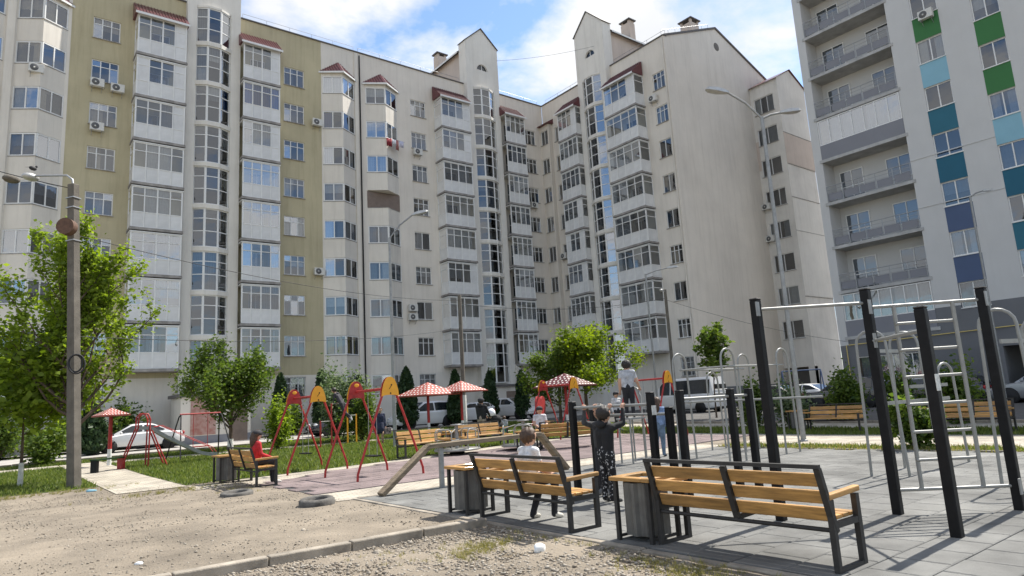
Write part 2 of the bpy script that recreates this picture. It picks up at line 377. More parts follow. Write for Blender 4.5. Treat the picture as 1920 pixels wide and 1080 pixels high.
# kerbs: each stone a piece
def kerb_run(name, label, p, q, wd=.11, ht=.11, n=None, step=1.0, m='kerb_stone', group='concrete kerbs'):
    p, q = Vector((*p, 0)), Vector((*q, 0)); Ln = (q - p).length; k = max(1, round(Ln / step)); d = (q - p) / k; ang = math.atan2(d.y, d.x)
    t = thing(name, label, 'kerb', at_g(p.x, p.y)); mb = MB().box(0, -wd / 2, -.1, d.length - .012, wd / 2, ht)
    me = mb.mesh('kerb_stone', m)
    for i in range(k):
        c = p + d * i
        o = link('kerb_stone', me, t, (c.x - p.x, c.y - p.y, gz(c.x, c.y) - t.location.z + random.uniform(-.008, .008)), ang + random.uniform(-.006, .006))
        bevel(o, .015, 2)
    return t
kerb_run('kerb', 'raised beige concrete kerb across the bare dirt in the foreground', (-2.2, 7.95), (5.35, 7.66), .14, .12)
kerb_run('kerb', 'low flush kerb along the near edge of the grey gym tiles', (5.48, -5), (5.48, 12.0), .1, .03)
kerb_run('kerb', 'low kerb between grey gym tiles and the beige paved band', (5.56, 12.06), (16.6, 12.06), .08, .03)
kerb_run('kerb', 'low kerb along the far side of the gym tiles by grass strip', (16.64, -8), (16.64, 12.0), .07, .035)
kerb_run('kerb', 'kerb along the lawn edge of the parking area by the van', (26.45, -12), (26.45, 24), .12, .12)
kerb_run('kerb', 'yellow and grey kerb of the road by the parked white sedan', (-8, 37.3), (28, 37.3), .12, .14, step=1.5)
# rubber tiles, brick bond, 0.5 m
def tile_mesh(w_, m):
    h = w_ / 2; b = h - .012
    return MB().add([(-h,-h,-.02),(h,-h,-.02),(h,h,-.02),(-h,h,-.02),(-h,-h,.012),(h,-h,.012),(h,h,.012),(-h,h,.012),(-b,-b,.02),(b,-b,.02),(b,b,.02),(-b,b,.02)],
        [(0,1,5,4),(1,2,6,5),(2,3,7,6),(3,0,4,7),(4,5,9,8),(5,6,10,9),(6,7,11,10),(7,4,8,11),(8,9,10,11)]).mesh('tile', m)
mat('rubber_tile_i', (.195, .194, .183), .95, .26, .9, .6, 90, detail=10, objrand=.10, world=True)
tm = tile_mesh(.490, 'rubber_tile_i')
gym = [o for o in COL.objects if o.name == 'gym_floor'][0]
cells = []
for j in range(int((12.0 + 5.2) / .5)):
    y = 12.0 - .25 - .5 * j
    for i in range(23):
        x = 5.57 + .25 + .5 * i + (.25 if j % 2 else 0)
        if x < 16.4: cells.append((x, y))
def in_view(x, y):
    d = x * SA + y * CA; l = x * CA - y * SA
    return d > 4 and -.85 < l / d < .82
vis = sorted([c for c in cells if in_view(*c)], key=lambda c: c[0] * SA + c[1] * CA)
for x, y in vis[:300]:
    o = link('tile', tm, gym, (x, y, .004 + random.uniform(0, .003)), random.uniform(-.004, .004)); o.rotation_euler.x = random.uniform(-.004, .004)
def joined_tiles(name, pts, w_, m, parent):
    base = tile_mesh(w_, m); bv = np.array([v.co[:] for v in base.vertices]); fs = [tuple(p.vertices) for p in base.polygons]
    mb = MB()
    for x, y in pts:
        dz = gz(x, y) + .004 + random.uniform(0, .004)
        mb.add([(px + x, py + y, pz + dz) for px, py, pz in bv], fs)
    o = mb.build(name, m, parent); o['kind'] = 'stuff'; return o
hm = MB().add([(-.115,-.245,-.02),(.115,-.245,-.02),(.115,.245,-.02),(-.115,.245,-.02),(-.115,-.245,.018),(.115,-.245,.018),(.115,.245,.018),(-.115,.245,.018)],[(4,5,6,7),(0,1,5,4),(1,2,6,5),(2,3,7,6),(3,0,4,7)]).mesh('tile', 'rubber_tile_i')
for j in range(1, 34, 2): link('half_tile', hm, gym, (5.57 + .12, 12.0 - .25 - .5 * j, .005))
vs_set = set(vis[:300])
joined_tiles('far_tiles', [c for c in cells if c not in vs_set], .490, 'rubber_tile', gym)
def inpoly(x, y, P):
    r = False; n = len(P)
    for i in range(n):
        (x1, y1), (x2, y2) = P[i], P[i - 1]
        if (y1 > y) != (y2 > y) and x < (x2 - x1) * (y - y1) / (y2 - y1) + x1: r = not r
    return r
pc = [(5.55 + .5 * i + (.25 if j % 2 else 0), 13.8 + .5 * j) for j in range(15) for i in range(31)]
play = [o for o in COL.objects if o.name == 'play_floor'][0]
joined_tiles('play_tiles', [c for c in pc if inpoly(*c, PURP)], .488, 'purple_tile', play)

# ---------------------------------------------------------------- facade kit (local: x right, y into the building, z up)
CACHE = {}
def cached(key, fn):
    if key not in CACHE: CACHE[key] = fn()
    return CACHE[key]
def wallgrid(mb, x0, x1, z0, z1, ops, mi=0, depth=.16, y=0):
    xs = sorted({x0, x1, *[v for o in ops for v in (o[0], o[1]) if x0 < v < x1]}); zs = sorted({z0, z1, *[v for o in ops for v in (o[2], o[3]) if z0 < v < z1]})
    for i in range(len(xs) - 1):
        for j in range(len(zs) - 1):
            cx, cz = (xs[i] + xs[i + 1]) / 2, (zs[j] + zs[j + 1]) / 2
            if any(o[0] < cx < o[1] and o[2] < cz < o[3] for o in ops): continue
            mb.quad((xs[i], y, zs[j]), (xs[i + 1], y, zs[j]), (xs[i + 1], y, zs[j + 1]), (xs[i], y, zs[j + 1]), mi)
    for a, b, c, d in ops:
        if a >= x1 or b <= x0: continue
        e = y + depth
        mb.quad((a, y, c), (b, y, c), (b, e, c), (a, e, c), mi); mb.quad((a, y, d), (a, e, d), (b, e, d), (b, y, d), mi)
        mb.quad((a, y, c), (a, e, c), (a, e, d), (a, y, d), mi); mb.quad((b, y, c), (b, y, d), (b, e, d), (b, e, c), mi)
def pane_mesh(w_, h_, m):
    return cached(('pane', round(w_, 3), round(h_, 3), m), lambda: MB().quad((0, 0, 0), (w_, 0, 0), (w_, 0, h_), (0, 0, h_)).mesh('pane', m))
def curtain_mesh(w_, h_, m):
    def mk():
        n = max(6, int(w_ / .045)); mb = MB(); vs = []
        for i in range(n + 1):
            yy = .022 * math.sin(i * 1.9) + .012 * math.sin(i * .7)
            vs += [(w_ * i / n, yy, 0), (w_ * i / n, yy * .7, h_)]
        return mb.add(vs, [(2 * i, 2 * i + 2, 2 * i + 3, 2 * i + 1) for i in range(n)], 0, True).mesh('curtain', m)
    return cached(('cur', round(w_, 2), round(h_, 2), m), mk)
def rot_m(x, y, z, a=0): return Matrix.Translation((x, y, z)) @ Matrix.Rotation(a, 4, 'Z')
def glazing(parent, M, w_, h_, cols, rows, name='window', pname='pane', fw=.06, fd=.07, glassm='glass', curt=None, sill=True, thick=None):
    """frame with cols x rows panes; cols / rows are fractions. thick: index of columns with sash frames"""
    xs = [0]; zs = [0]
    for c in cols: xs.append(xs[-1] + c * w_ / sum(cols))
    for r in rows: zs.append(zs[-1] + r * h_ / sum(rows))
    def mk():
        mb = MB(); 
        mb.box(0, 0, 0, w_, fd, fw).box(0, 0, h_ - fw, w_, fd, h_).box(0, 0, fw, fw, fd, h_ - fw).box(w_ - fw, 0, fw, w_, fd, h_ - fw)
        for x in xs[1:-1]: mb.box(x - fw / 2, .003, fw, x + fw / 2, fd, h_ - fw)
        for z in zs[1:-1]: mb.box(fw, .006, z - fw * .4, w_ - fw, fd, z + fw * .4)
        if sill: mb.box(-.05, -.16, -.05, w_ + .05, fd * .5, -.005, 1)
        return mb.mesh(name, ['pvc', 'ledge'])
    fo = link(name, cached(('fr', name, round(w_, 3), round(h_, 3), tuple(cols), tuple(rows), sill, fw), mk), parent, M=M)
    for i in range(len(xs) - 1):
        for j in range(len(zs) - 1):
            a = xs[i] + (fw if i == 0 else fw / 2); b = xs[i + 1] - (fw if i == len(xs) - 2 else fw / 2)
            c = zs[j] + (fw if j == 0 else fw * .4); d = zs[j + 1] - (fw if j == len(zs) - 2 else fw * .4)
            gm = glassm if isinstance(glassm, str) else random.choice(glassm)
            o = link(pname if j < len(zs) - 2 or len(zs) == 2 or pname != 'pane' else 'transom_pane', pane_mesh(b - a, d - c, gm), fo, (a, .035, c))
    if curt:
        for (u0, u1, v0, m) in curt: link('curtain', curtain_mesh((u1 - u0) * w_, h_ * (1 - v0) - .08, m), fo, (u0 * w_, .16, v0 * h_ + .04))
    return fo
CW, CB, CG, CY = 'curtain_white', 'curtain_beige', 'curtain_grey', 'curtain_gold'
def rcurt(p=.6):
    if random.random() > p: return None
    m = random.choice([CW, CW, CW, CG, CB]); k = random.randrange(4)
    return [[(.04, .96, 0, m)], [(.04, .36, 0, m), (.64, .96, 0, m)], [(.04, .5, 0, m)], [(.04, .96, .45, m)]][k]
GL = ['glass', 'glass', 'glass_dark', 'glass_bright']
ZF = [2 + 3 * k for k in range(9)]

class Block:
    """one apartment block: wall meshes by material, openings collected first"""
    def __init__(s, name, label, cat, loc, rotz, wallname='wall'):
        s.t = thing(name, label, cat, loc, rotz); s.ops = []; s.ledge = MB()
    def window(s, x0, x1, k, kind='win3', sill=.88, h=1.5, bars=False, curt='r', gm=None):
        z = ZF[k] + sill; s.ops.append((x0, x1, z, z + h)); w_ = x1 - x0
        cols = {'win3': (1, 1, 1), 'win2': (1, 1), 'one': (1,)}[kind]; rows = (.7, .3) if kind == 'win3' else (1,)
        fo = glazing(s.t, rot_m(x0, .07, z), w_, h, cols, rows, 'window', 'pane', curt=rcurt() if curt == 'r' else curt, glassm=gm or GL)
        if bars:
            mb = MB()
            for i in range(9): mb.tube((w_ * (i + .5) / 9, -.09, .02), (w_ * (i + .5) / 9, -.09, h - .02), .010, 5)
            for q in (.05, .5, .95): mb.box(0, -.105, h * q - .012, w_, -.08, h * q + .012)
            mb.build('window_bars', 'rail_grey', fo)
    def prow(s, x0, x1, ks, out=.78, glassrow=None, roof=True, wallm='cream_white', skip=(), base=None):
        """triangular prow bay, two window faces per storey"""
        xm = (x0 + x1) / 2; ang = math.atan2(out, xm - x0); Lf = math.hypot(out, xm - x0)
        mb = MB(); lo = ZF[ks[0]] - .62 if base is None else base
        for n_, k in enumerate(ks):
            za, zb = ZF[k] - .62, ZF[k] + .86
            if n_ == 0: za = lo
            mb = MB(); mb.prism([(x0, .02), (xm, -out), (x1, .02)], za, zb); b = mb.build('bay', wallm, s.t)
            MB().prism([(x0 - .03, .02), (xm, -out - .05), (x1 + .03, .02)], zb + .001, zb + .05).build('bay_sill', 'ledge', b)
            s.ops.append((x0 + .05, x1 - .05, zb + .05, zb + 1.5))
            if k in skip: continue
            for side in (0, 1):
                M = rot_m(x0, .02, zb + .05, -ang) if side == 0 else rot_m(xm, -out, zb + .05, ang)
                g = (glassrow or {}).get(k, GL); cu = rcurt(.6)
                if isinstance(g, tuple): g, cu = g
                glazing(s.t, M @ Matrix.Translation((.05 if side == 0 else .02, 0, 0)), Lf - .07, 1.45, (1, 1), (1,), 'bay_window', 'bay_pane', glassm=g, curt=cu, sill=False, fw=.075)
        zt = ZF[ks[-1]] + .86 + 1.5
        b = MB().prism([(x0, .02), (xm, -out), (x1, .02)], zt, zt + .35).build('bay', wallm, s.t)
        if roof:
            r = MB(); e = .28; zt += .35
            P = [(x0 - e, .0, zt), (xm, -out - e, zt), (x1 + e, .0, zt), (xm, .0, zt + 1.25)]
            r.add(P, [(0, 1, 3), (1, 2, 3)], 0); r.add([(x, y, z - .02) for x, y, z in P[:3]], [(2, 1, 0)], 1)
            for q, (a, c) in enumerate(((P[0], P[1]), (P[1], P[2]))):                                         # tile ribs
                for i in range(1, 9):
                    f = i / 9; p = Vector(a).lerp(Vector(c), f); ap = Vector(P[3]); edge = Vector(P[1]); 
                    tt = f if q == 0 else 1 - f
                    top = Vector(a if q == 0 else c).lerp(ap, tt) if True else ap
                    r.tube(p + Vector((0, 0, .02)), top + Vector((0, 0, .02)), .035, 5, 0)
            for a, c in ((0, 1), (1, 2)): r.beam(Vector(P[a]) - Vector((0, 0, .06)), Vector(P[c]) - Vector((0, 0, .06)), .05, .14, mi=1)
            r.build('bay_roof', ['roof_tile', 'pvc'], s.t)
        return b
    def balcony(s, x0, x1, k, p=1.25, left=True, right=False, top=False, style=0, gm=None, curt=None):
        z = ZF[k]; w_ = x1 - x0; H = 2.92
        if style == 0 and random.random() < .16: style = 2
        if gm is None: gm = random.choice([GL, GL, 'glass', 'glass_bright', 'glass_dark'])
        def mk():
            mb = MB(); fw = .09
            mb.box(-.06, -p - .06, -.16, w_ + .06, 0, -.02, 1); mb.box(-.04, -p - .04, -.02, w_ + .04, -p + .09, .02, 1)       # slab
            for x in (0, w_ / 4, w_ / 2, 3 * w_ / 4, w_):
                t_ = fw if x in (0, w_, w_ / 2) else .065
                xx = min(max(x, t_ / 2), w_ - t_ / 2); mb.box(xx - t_ / 2, -p, .02, xx + t_ / 2, -p + .07, H - .22)
            for zz, t_ in ((.04, .05), (1.02, .05), (2.12, .05), (2.66, .07)): mb.box(0, -p - .004, zz - t_ / 2, w_, -p + .066, zz + t_ / 2)
            mb.box(-.03, -p - .05, H - .22, w_ + .03, 0, H - .165)
            for on, xx in ((left, .0), (right, w_ - .06)):
                if not on: continue
                mb.box(xx, -p + .07, .02, xx + .06, -p + .1, H - .22); mb.box(xx, -.08, .02, xx + .06, -.01, H - .22)
                for zz in (.04, 1.02, 2.12, 2.66): mb.box(xx + .002, -p + .07, zz - .025, xx + .058, -.01, zz + .025)
            return mb.mesh('balcony', ['pvc', 'ledge'])
        bo = link('balcony', cached(('bal', round(w_, 3), p, left, right), mk), s.t, (x0, 0, z))
        pm = cached(('bp', round(w_, 3)), lambda: MB().box(.045, .02, .07, w_ / 4 - .03, .035, 1.0).mesh('panel', 'panel_white'))
        pm2 = cached(('bp2', round(w_, 3)), lambda: MB().box(.045, .02, 1.05, w_ / 4 - .03, .035, 2.62).mesh('panel', 'panel_white'))
        sp = cached(('sp', p), lambda: MB().box(.012, .1, .07, .03, p - .1, 1.0).mesh('panel', 'panel_white'))
        g = gm or GL
        for i in range(4):
            link('panel', pm, bo, (w_ * i / 4, -p, 0))
            if style == 1 and i in (0, 3): link('panel', pm2, bo, (w_ * i / 4, -p, 0)); continue
            if style == 2 and i == 3: link('panel', pm2, bo, (w_ * i / 4, -p, 0)); continue
            pg = g if isinstance(g, str) else random.choice(g)
            if style == 1: link('balcony_pane', pane_mesh(w_ / 4 - .07, 1.5, pg), bo, (w_ * i / 4 + .035, -p + .03, 1.06)); continue
            link('balcony_pane', pane_mesh(w_ / 4 - .06, 1.03, pg), bo, (w_ * i / 4 + .03, -p + .03, 1.05))
            link('transom_pane', pane_mesh(w_ / 4 - .06, .46, pg), bo, (w_ * i / 4 + .03, -p + .03, 2.16))
        for on, xx in ((left, .03), (right, w_ - .03)):
            if not on: continue
            link('panel', sp, bo, (0 if xx < .1 else w_ - .042, -p, 0))
            def sm(): return MB().quad((0, 0, 0), (0, p - .2, 0), (0, p - .2, 1), (0, 0, 1)).mesh('pane', 'glass')
            me = cached(('sidep', p), sm)
            o = link('balcony_pane', me, bo, (xx, -p + .1, 1.05)); o.scale.z = 1.03
            o = link('transom_pane', me, bo, (xx, -p + .1, 2.16)); o.scale.z = .46
        if curt:
            for (u0, u1, v0, m) in curt: link('curtain', curtain_mesh((u1 - u0) * w_, 1.6 * (1 - v0), m), bo, (u0 * w_, -p + .16, 1.05 + v0 * 1.6))
        s.ops.append((x0 + w_ * .32, x0 + w_ * .72, z + .3, z + 2.3))
        glazing(s.t, rot_m(x0 + w_ * .32, .06, z + .3), w_ * .4, 2.0, (1, 1), (.45, .55), 'balcony_door', 'door_pane', glassm='glass_dark', sill=False)
        if top:
            r = MB(); y0, y1 = -p - .25, -.12; za, zb = z + H - .16, z + H + 1.15
            r.xprism([(y0, za), (y1, za), (y1, zb)], x0 - .18, x1 + .12, 0)
            for i in range(int(w_ / .2) + 2): xx = x0 - .1 + i * .2; r.tube((xx, y0, za + .02), (xx, y1 - .03, zb + .02), .028, 5)
            r.box(x0 - .2, y0 - .03, za - .14, x1 + .14, y0, za + .02, 1)
            r.build('balcony_roof', ['roof_tile', 'pvc'], s.t)
    def stair_tower(s, x0, x1, gx0, gx1, ztop, apex, p=.6, back=9.0, zlow=3.4, chim=None, curt=()):
        mb = MB(); wl = gx0 - x0; xm = (x0 + x1) / 2; zg = 31.0
        mb.box(x0, -p, 0, gx0, .3, zg); mb.box(gx1, -p, 0, x1, .3, zg)
        mb.box(gx0, -p, 0, gx1, .3, zlow)
        # gable head with a half-round window
        r = .62; zc = (zg + ztop) / 2 - .35; n = 12
        arc = [(xm + r * math.cos(math.pi * i / n), zc + r * math.sin(math.pi * i / n)) for i in range(n + 1)]
        outer = [(x1, zg), (x1, ztop), (xm, apex), (x0, ztop), (x0, zg)]
        def face(y, flip):
            b = []
            pts = arc
            # fan strips: right, top, left, bottom
            top = [(x1, zc), (x1, ztop), (xm, apex), (x0, ztop), (x0, zc)]
            vs = [(x, y, z) for x, z in arc] + [(x, y, z) for x, z in top]
            o = n + 1; fs = [(0, o, o + 1), ] + [(i, i + 1, o + 1) if False else None for i in range(0)]
            h = n // 2
            fs = [(0, o, o + 1)] + [(i, o + 1, i + 1) for i in range(0, h // 2)] + [(h // 2, o + 1, o + 2)] + [(i, o + 2, i + 1) for i in range(h // 2, n - h // 2)] + \
                 [(n - h // 2, o + 2, o + 3)] + [(i, o + 3, i + 1) for i in range(n - h // 2, n)] + [(n, o + 3, o + 4)]
            if not flip: fs = [f[::-1] for f in fs]
            mb.add(vs, [f[::-1] for f in fs], 0)
        face(-p, False)
        mb.quad((x0, -p, zg), (x1, -p, zg), (x1, -p, zc), (x0, -p, zc))
        mb.add([(x, -p, z) for x, z in arc] + [(x, -p + .2, z) for x, z in arc], [(i, i + 1, n + 2 + i, n + 1 + i) for i in range(n)])
        mb.quad((xm - r, -p, zc), (xm + r, -p, zc), (xm + r, -p + .2, zc), (xm - r, -p + .2, zc))
        th = .5
        mb.quad((x0, -p, zg), (x0, -p, ztop), (x0, th, ztop), (x0, th, zg)); mb.quad((x1, -p, zg), (x1, th, zg), (x1, th, ztop), (x1, -p, ztop))
        mb.quad((x0, -p, zg), (x0, th, zg), (x1, th, zg), (x1, -p, zg))
        mb.quad((x0, -p, ztop), (xm, -p, apex), (xm, th, apex), (x0, th, ztop)); mb.quad((xm, -p, apex), (x1, -p, ztop), (x1, th, ztop), (xm, th, apex))
        mb.add([(x0, th, zg), (x0, th, ztop), (xm, th, apex), (x1, th, ztop), (x1, th, zg)], [(0, 1, 2, 3, 4)])
        for a, b in (((x0 - .08, ztop - .05), (xm, apex + .05)), ((xm, apex + .05), (x1 + .08, ztop - .05))): mb.beam((a[0], (-p + th) / 2 - .02, a[1] + .04), (b[0], (-p + th) / 2 - .02, b[1] + .04), th + p + .16, .07, mi=1)
        mb.build('stair_tower', ['tower_white', 'roof_sheet'], s.t)
        hw = MB().add([(x, -p + .16, z) for x, z in arc], [tuple(range(n + 1))[::-1]]); 
        f = MB()
        f.path([(x, -p + .12, z) for x, z in arc], .04, 5); f.box(xm - r, -p + .08, zc - .04, xm + r, -p + .16, zc + .04); f.box(xm - .03, -p + .1, zc, xm + .03, -p + .15, zc + r)
        fo = f.build('arched_window', 'pvc', s.t); hw.build('arched_pane', 'car_glass', fo)
        # roof volume behind the head
        e0, e1 = x0 + .25, x1 - .25; ze = ztop - .55; za = apex - .75
        b = MB(); b.add([(e0, th, 30.6), (e1, th, 30.6), (e1, back, 30.6), (e0, back, 30.6), (e0, th, ze), (e1, th, ze), (e1, back, ze), (e0, back, ze), (xm, back, za)],
              [(0, 4, 7, 3), (1, 2, 6, 5), (3, 7, 8, 6, 2)], 0)
        b.add([(e0 - .45, th, ze - .15), (xm, th, za + .05), (xm, back + .3, za + .05), (e0 - .45, back + .3, ze - .15), (e1 + .45, th, ze - .15), (e1 + .45, back + .3, ze - .15)], [(0, 1, 2, 3), (1, 4, 5, 2)], 1)
        b.add([(e0 - .45, th, ze - .25), (xm, th, za - .07), (xm, back + .3, za - .07), (e0 - .45, back + .3, ze - .25), (e1 + .45, th, ze - .25), (e1 + .45, back + .3, ze - .25)], [(3, 2, 1, 0), (2, 5, 4, 1)], 2)
        b.box(e0 - .47, th, ze - .28, e0 - .43, back + .3, ze - .13, 2); b.box(e1 + .43, th, ze - .28, e1 + .47, back + .3, ze - .13, 2)
        for xx in (e0 - .04, e1 + .04): b.tube((xx, back - .6, 30.6), (xx, back - .6, ze - .2), .05, 6, 2)
        b.build('stair_head', ['pinkish', 'roof_sheet', 'pvc'], s.t)
        if chim:
            c = MB(); cx, cy = chim; c.box(cx - .55, cy - .4, ze - .3, cx + .55, cy + .4, za + 1.3); 
            c.box(cx - .5, cy - .35, za + 1.3, cx - .3, cy + .35, za + 1.55).box(cx + .3, cy - .35, za + 1.3, cx + .5, cy + .35, za + 1.55); c.box(cx - .68, cy - .52, za + 1.55, cx + .68, cy + .52, za + 1.66, 1)
            c.build('chimney', ['pinkish', 'roof_sheet'], s.t)
        # faceted stair glazing
        gw = gx1 - gx0; P = [(0, 0), (gw * .30, -.40), (gw * .68, -.40), (gw, 0)]
        lev = [zlow] + [28.2 - 3 * i for i in range(8)][::-1] + [30.85]
        for q in range(len(lev) - 1):
            a, b_ = lev[q], lev[q + 1] - .30 if q < len(lev) - 2 else lev[q + 1]
            rows = (1.0, .8, .62) if q < len(lev) - 2 else (1, .9, .7)
            fo = None
            for i in range(3):
                (xa, ya), (xb, yb) = P[i], P[i + 1]; Lf = math.hypot(xb - xa, yb - ya); an = math.atan2(yb - ya, xb - xa)
                cu = [(.05, .95, 0, random.choice([CW, CG]))] if (q, i) in curt else ([(.06, .9, .6, CW)] if random.random() < .12 else None)
                glazing(s.t, rot_m(gx0 + xa, -p + .1 + ya, a, an), Lf, b_ - a, (1,), rows, 'stair_window', 'stair_pane', glassm=['glass', 'glass_dark', 'glass_dark'] if i < 2 else 'glass_bright', sill=False, curt=cu, fw=.075)
            if q < len(lev) - 2: 
                Q = [(gx0 + x + (-.06 if i == 0 else .06 if i == 3 else 0), -p + .1 + y - .1) for i, (x, y) in enumerate(P)] + [(gx1, .2), (gx0, .2)]
                MB().prism(Q, b_ + .001, lev[q + 1] - .001).build('stair_band', 'tower_white', s.t)
        Q = [(gx0 + x, -p + .1 + y - .05) for x, y in P] + [(gx1, .2), (gx0, .2)]
        MB().prism(Q, 30.86, 31.02).build('stair_band', 'tower_white', s.t)
    def finish_wall(s, spans, z0, z1, zsplit=4.5, low='cream_white', plinth=True, room_d=1.1, wname='wall', zo=None):
        for (a, b, m) in spans:
            mb = MB(); ops = s.ops
            wallgrid(mb, a, b, zsplit, z1, [o for o in ops if o[0] < b and o[1] > a and o[3] > zsplit], 0)
            if zsplit > z0: wallgrid(mb, a, b, z0, zsplit, [o for o in ops if o[0] < b and o[1] > a and o[2] < zsplit], 1)
            mb.build(wname, [m, low], s.t)
        a, b = spans[0][0], spans[-1][1]
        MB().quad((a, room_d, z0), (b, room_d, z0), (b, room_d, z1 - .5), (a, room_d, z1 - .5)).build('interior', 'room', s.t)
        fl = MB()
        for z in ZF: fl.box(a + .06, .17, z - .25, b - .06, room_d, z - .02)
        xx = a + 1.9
        fl.build('floor_slabs', 'room', s.t)
    def railing(s, x0, x1, z, y=.4, n=None):
        mb = MB(); n = n or int((x1 - x0) / 2.2) + 1
        for i in range(n + 1): x = x0 + (x1 - x0) * i / n; mb.tube((x, y, z), (x, y, z + .62), .014, 4)
        mb.tube((x0, y, z + .62), (x1, y, z + .62), .016, 4)
        mb.build('roof_railing', 'rail_grey', s.t)
def ac_unit(loc, rotz, label, s=1.0):
    t = thing('air_conditioner', label, 'air conditioner', loc, rotz, 'air conditioners on the facades'); w_, h_, d_ = .78 * s, .55 * s, .30 * s
    bevel(MB().box(0, -d_ - .12, 0, w_, -.12, h_).build('casing', 'ac_white', t), .02, 2)
    g = MB().lathe([(0, -d_ - .125), (.21 * s, -d_ - .128), (.225 * s, -d_ - .118)], 18, 0, 'y', (w_ * .37, 0, h_ * .5)).build('fan_grille', 'ac_grille', t)
    MB().lathe([(0, -d_ - .135), (.05 * s, -d_ - .133), (.055 * s, -d_ - .12)], 10, 0, 'y', (w_ * .37, 0, h_ * .5)).build('fan_hub', 'ac_white', g)
    mb = MB()
    for x in (.12, w_ - .12): mb.box(x - .015, -d_ - .12, -.035, x + .015, 0, -.004); mb.beam((x, -d_, -.04), (x, -.01, -.3), .02, .02)
    mb.build('bracket', 'rail_grey', t)
    return t
# ---------------------------------------------------------------- yellow block (section with the left stair tower)
def shell(b, x0, x1, y1, z1, m='cream', roofm='roof_sheet'):
    mb = MB(); mb.quad((x0, .0, 0), (x0, .0, z1), (x0, y1, z1), (x0, y1, 0)); mb.quad((x1, 0, 0), (x1, y1, 0), (x1, y1, z1), (x1, 0, z1)); mb.quad((x0, y1, 0), (x0, y1, z1), (x1, y1, z1), (x1, y1, 0))
    mb.quad((x0, .5, z1 - .6), (x1, .5, z1 - .6), (x1, y1, z1 - .6), (x0, y1, z1 - .6), 1)
    mb.build('outer_walls', [m, roofm], b.t)
def parapet(b, x0, x1, z, gaps=()):
    mb = MB(); xs = [x0] + [v for g in gaps for v in g] + [x1]
    for i in range(0, len(xs), 2): mb.box(xs[i], -.09, z + .001, xs[i + 1], .45, z + .09)
    mb.build('parapet_cap', 'roof_sheet', b.t)
YB = Block('apartment_block', 'long yellow and cream apartment block with white balconies and bay windows on the left', 'building', (0, 47.9, 0), 0)
for k in range(9):
    YB.window(4.05, 5.6, k, 'win3', bars=k == 0); YB.window(16.62, 18.2, k, 'win3', bars=k == 0)
YB.prow(.04, 2.7, list(range(0, 9)), glassrow={8: 'glass'}, base=.3)
YB.prow(-3.3, -.5, list(range(0, 9)), base=.3)
YB.prow(19.68, 22.46, list(range(0, 9)), glassrow={7: ('glass_dark', [(.04, .45, 0, 'blind_blue')]), 8: 'glass_bright', 1: ('glass', [(.1, .4, 0, CY), (.6, .8, 0, CY)])}, base=.3)
for k in range(1, 9):
    cu = [(.27, .74, 0, CW)] if k in (4, 5) else ([(.5, .98, 0, CW)] if k in (3, 6) else ([(.03, .3, .0, CG)] if k == 2 else None))
    if k == 2: cu = [(.5, .98, .3, 'blind_pale')]
    YB.balcony(6.45, 9.45, k, top=k == 8, style=1 if k == 7 else 0, curt=cu)
    cu = {7: [(.02, .98, 0, 'blind_blue')], 6: [(.26, .5, 0, CW), (.52, .74, 0, CG)], 4: [(.3, .5, 0, CW), (.7, .97, 0, CG)], 3: [(.03, .3, 0, CG), (.7, .97, 0, CW)], 2: [(.55, .97, 0, CW)]}.get(k)
    YB.balcony(13.25, 15.9, k, left=False, right=True, top=k == 8, curt=cu)
YB.stair_tower(9.6, 13.2, 10.2, 12.52, 35.5, 37.2, chim=None, curt={(8, 0), (2, 1), (2, 2), (7, 0)})
YB.ops.append((10.25, 12.47, 3.45, 30.8))
YB.finish_wall([(-9, 2.85, 'cream_white'), (2.85, 9.6, 'yellow_wall'), (9.6, 13.2, 'cream_white'), (13.2, 19.6, 'yellow_wall'), (19.6, 22.80, 'cream_white')], 0, 31.3)
MB().box(-.44, -.14, 0, -.02, -.002, 31.2).build('pilaster', 'cream_white', YB.t); MB().box(22.44, -.1, 0, 22.78, -.002, 31.2).build('pilaster', 'cream_white', YB.t)
shell(YB, -9, 22.80, 14, 31.3, 'yellow_wall'); parapet(YB, -9, 22.82, 31.3, ((9.62, 13.18),)); YB.railing(13.6, 22.6, 31.38)
# porch at the tower foot, with its painted panel
pb = MB(); pb.box(9.2, -3.4, 0, 13.3, -.63, 3.1).box(9.0, -3.6, 3.1, 13.5, -.62, 3.3, 1).box(9.19, -3.41, 0, 13.31, -.64, .75, 2)
po = pb.build('porch', ['cream_white', 'roof_sheet', 'new_mid'], YB.t)
MB().box(9.75, -3.44, .8, 11.2, -3.412, 3.0).build('painted_panel', 'mural', po)
MB().box(12.2, -3.44, .3, 13.1, -3.412, 2.4).build('door', 'door_brown', po)

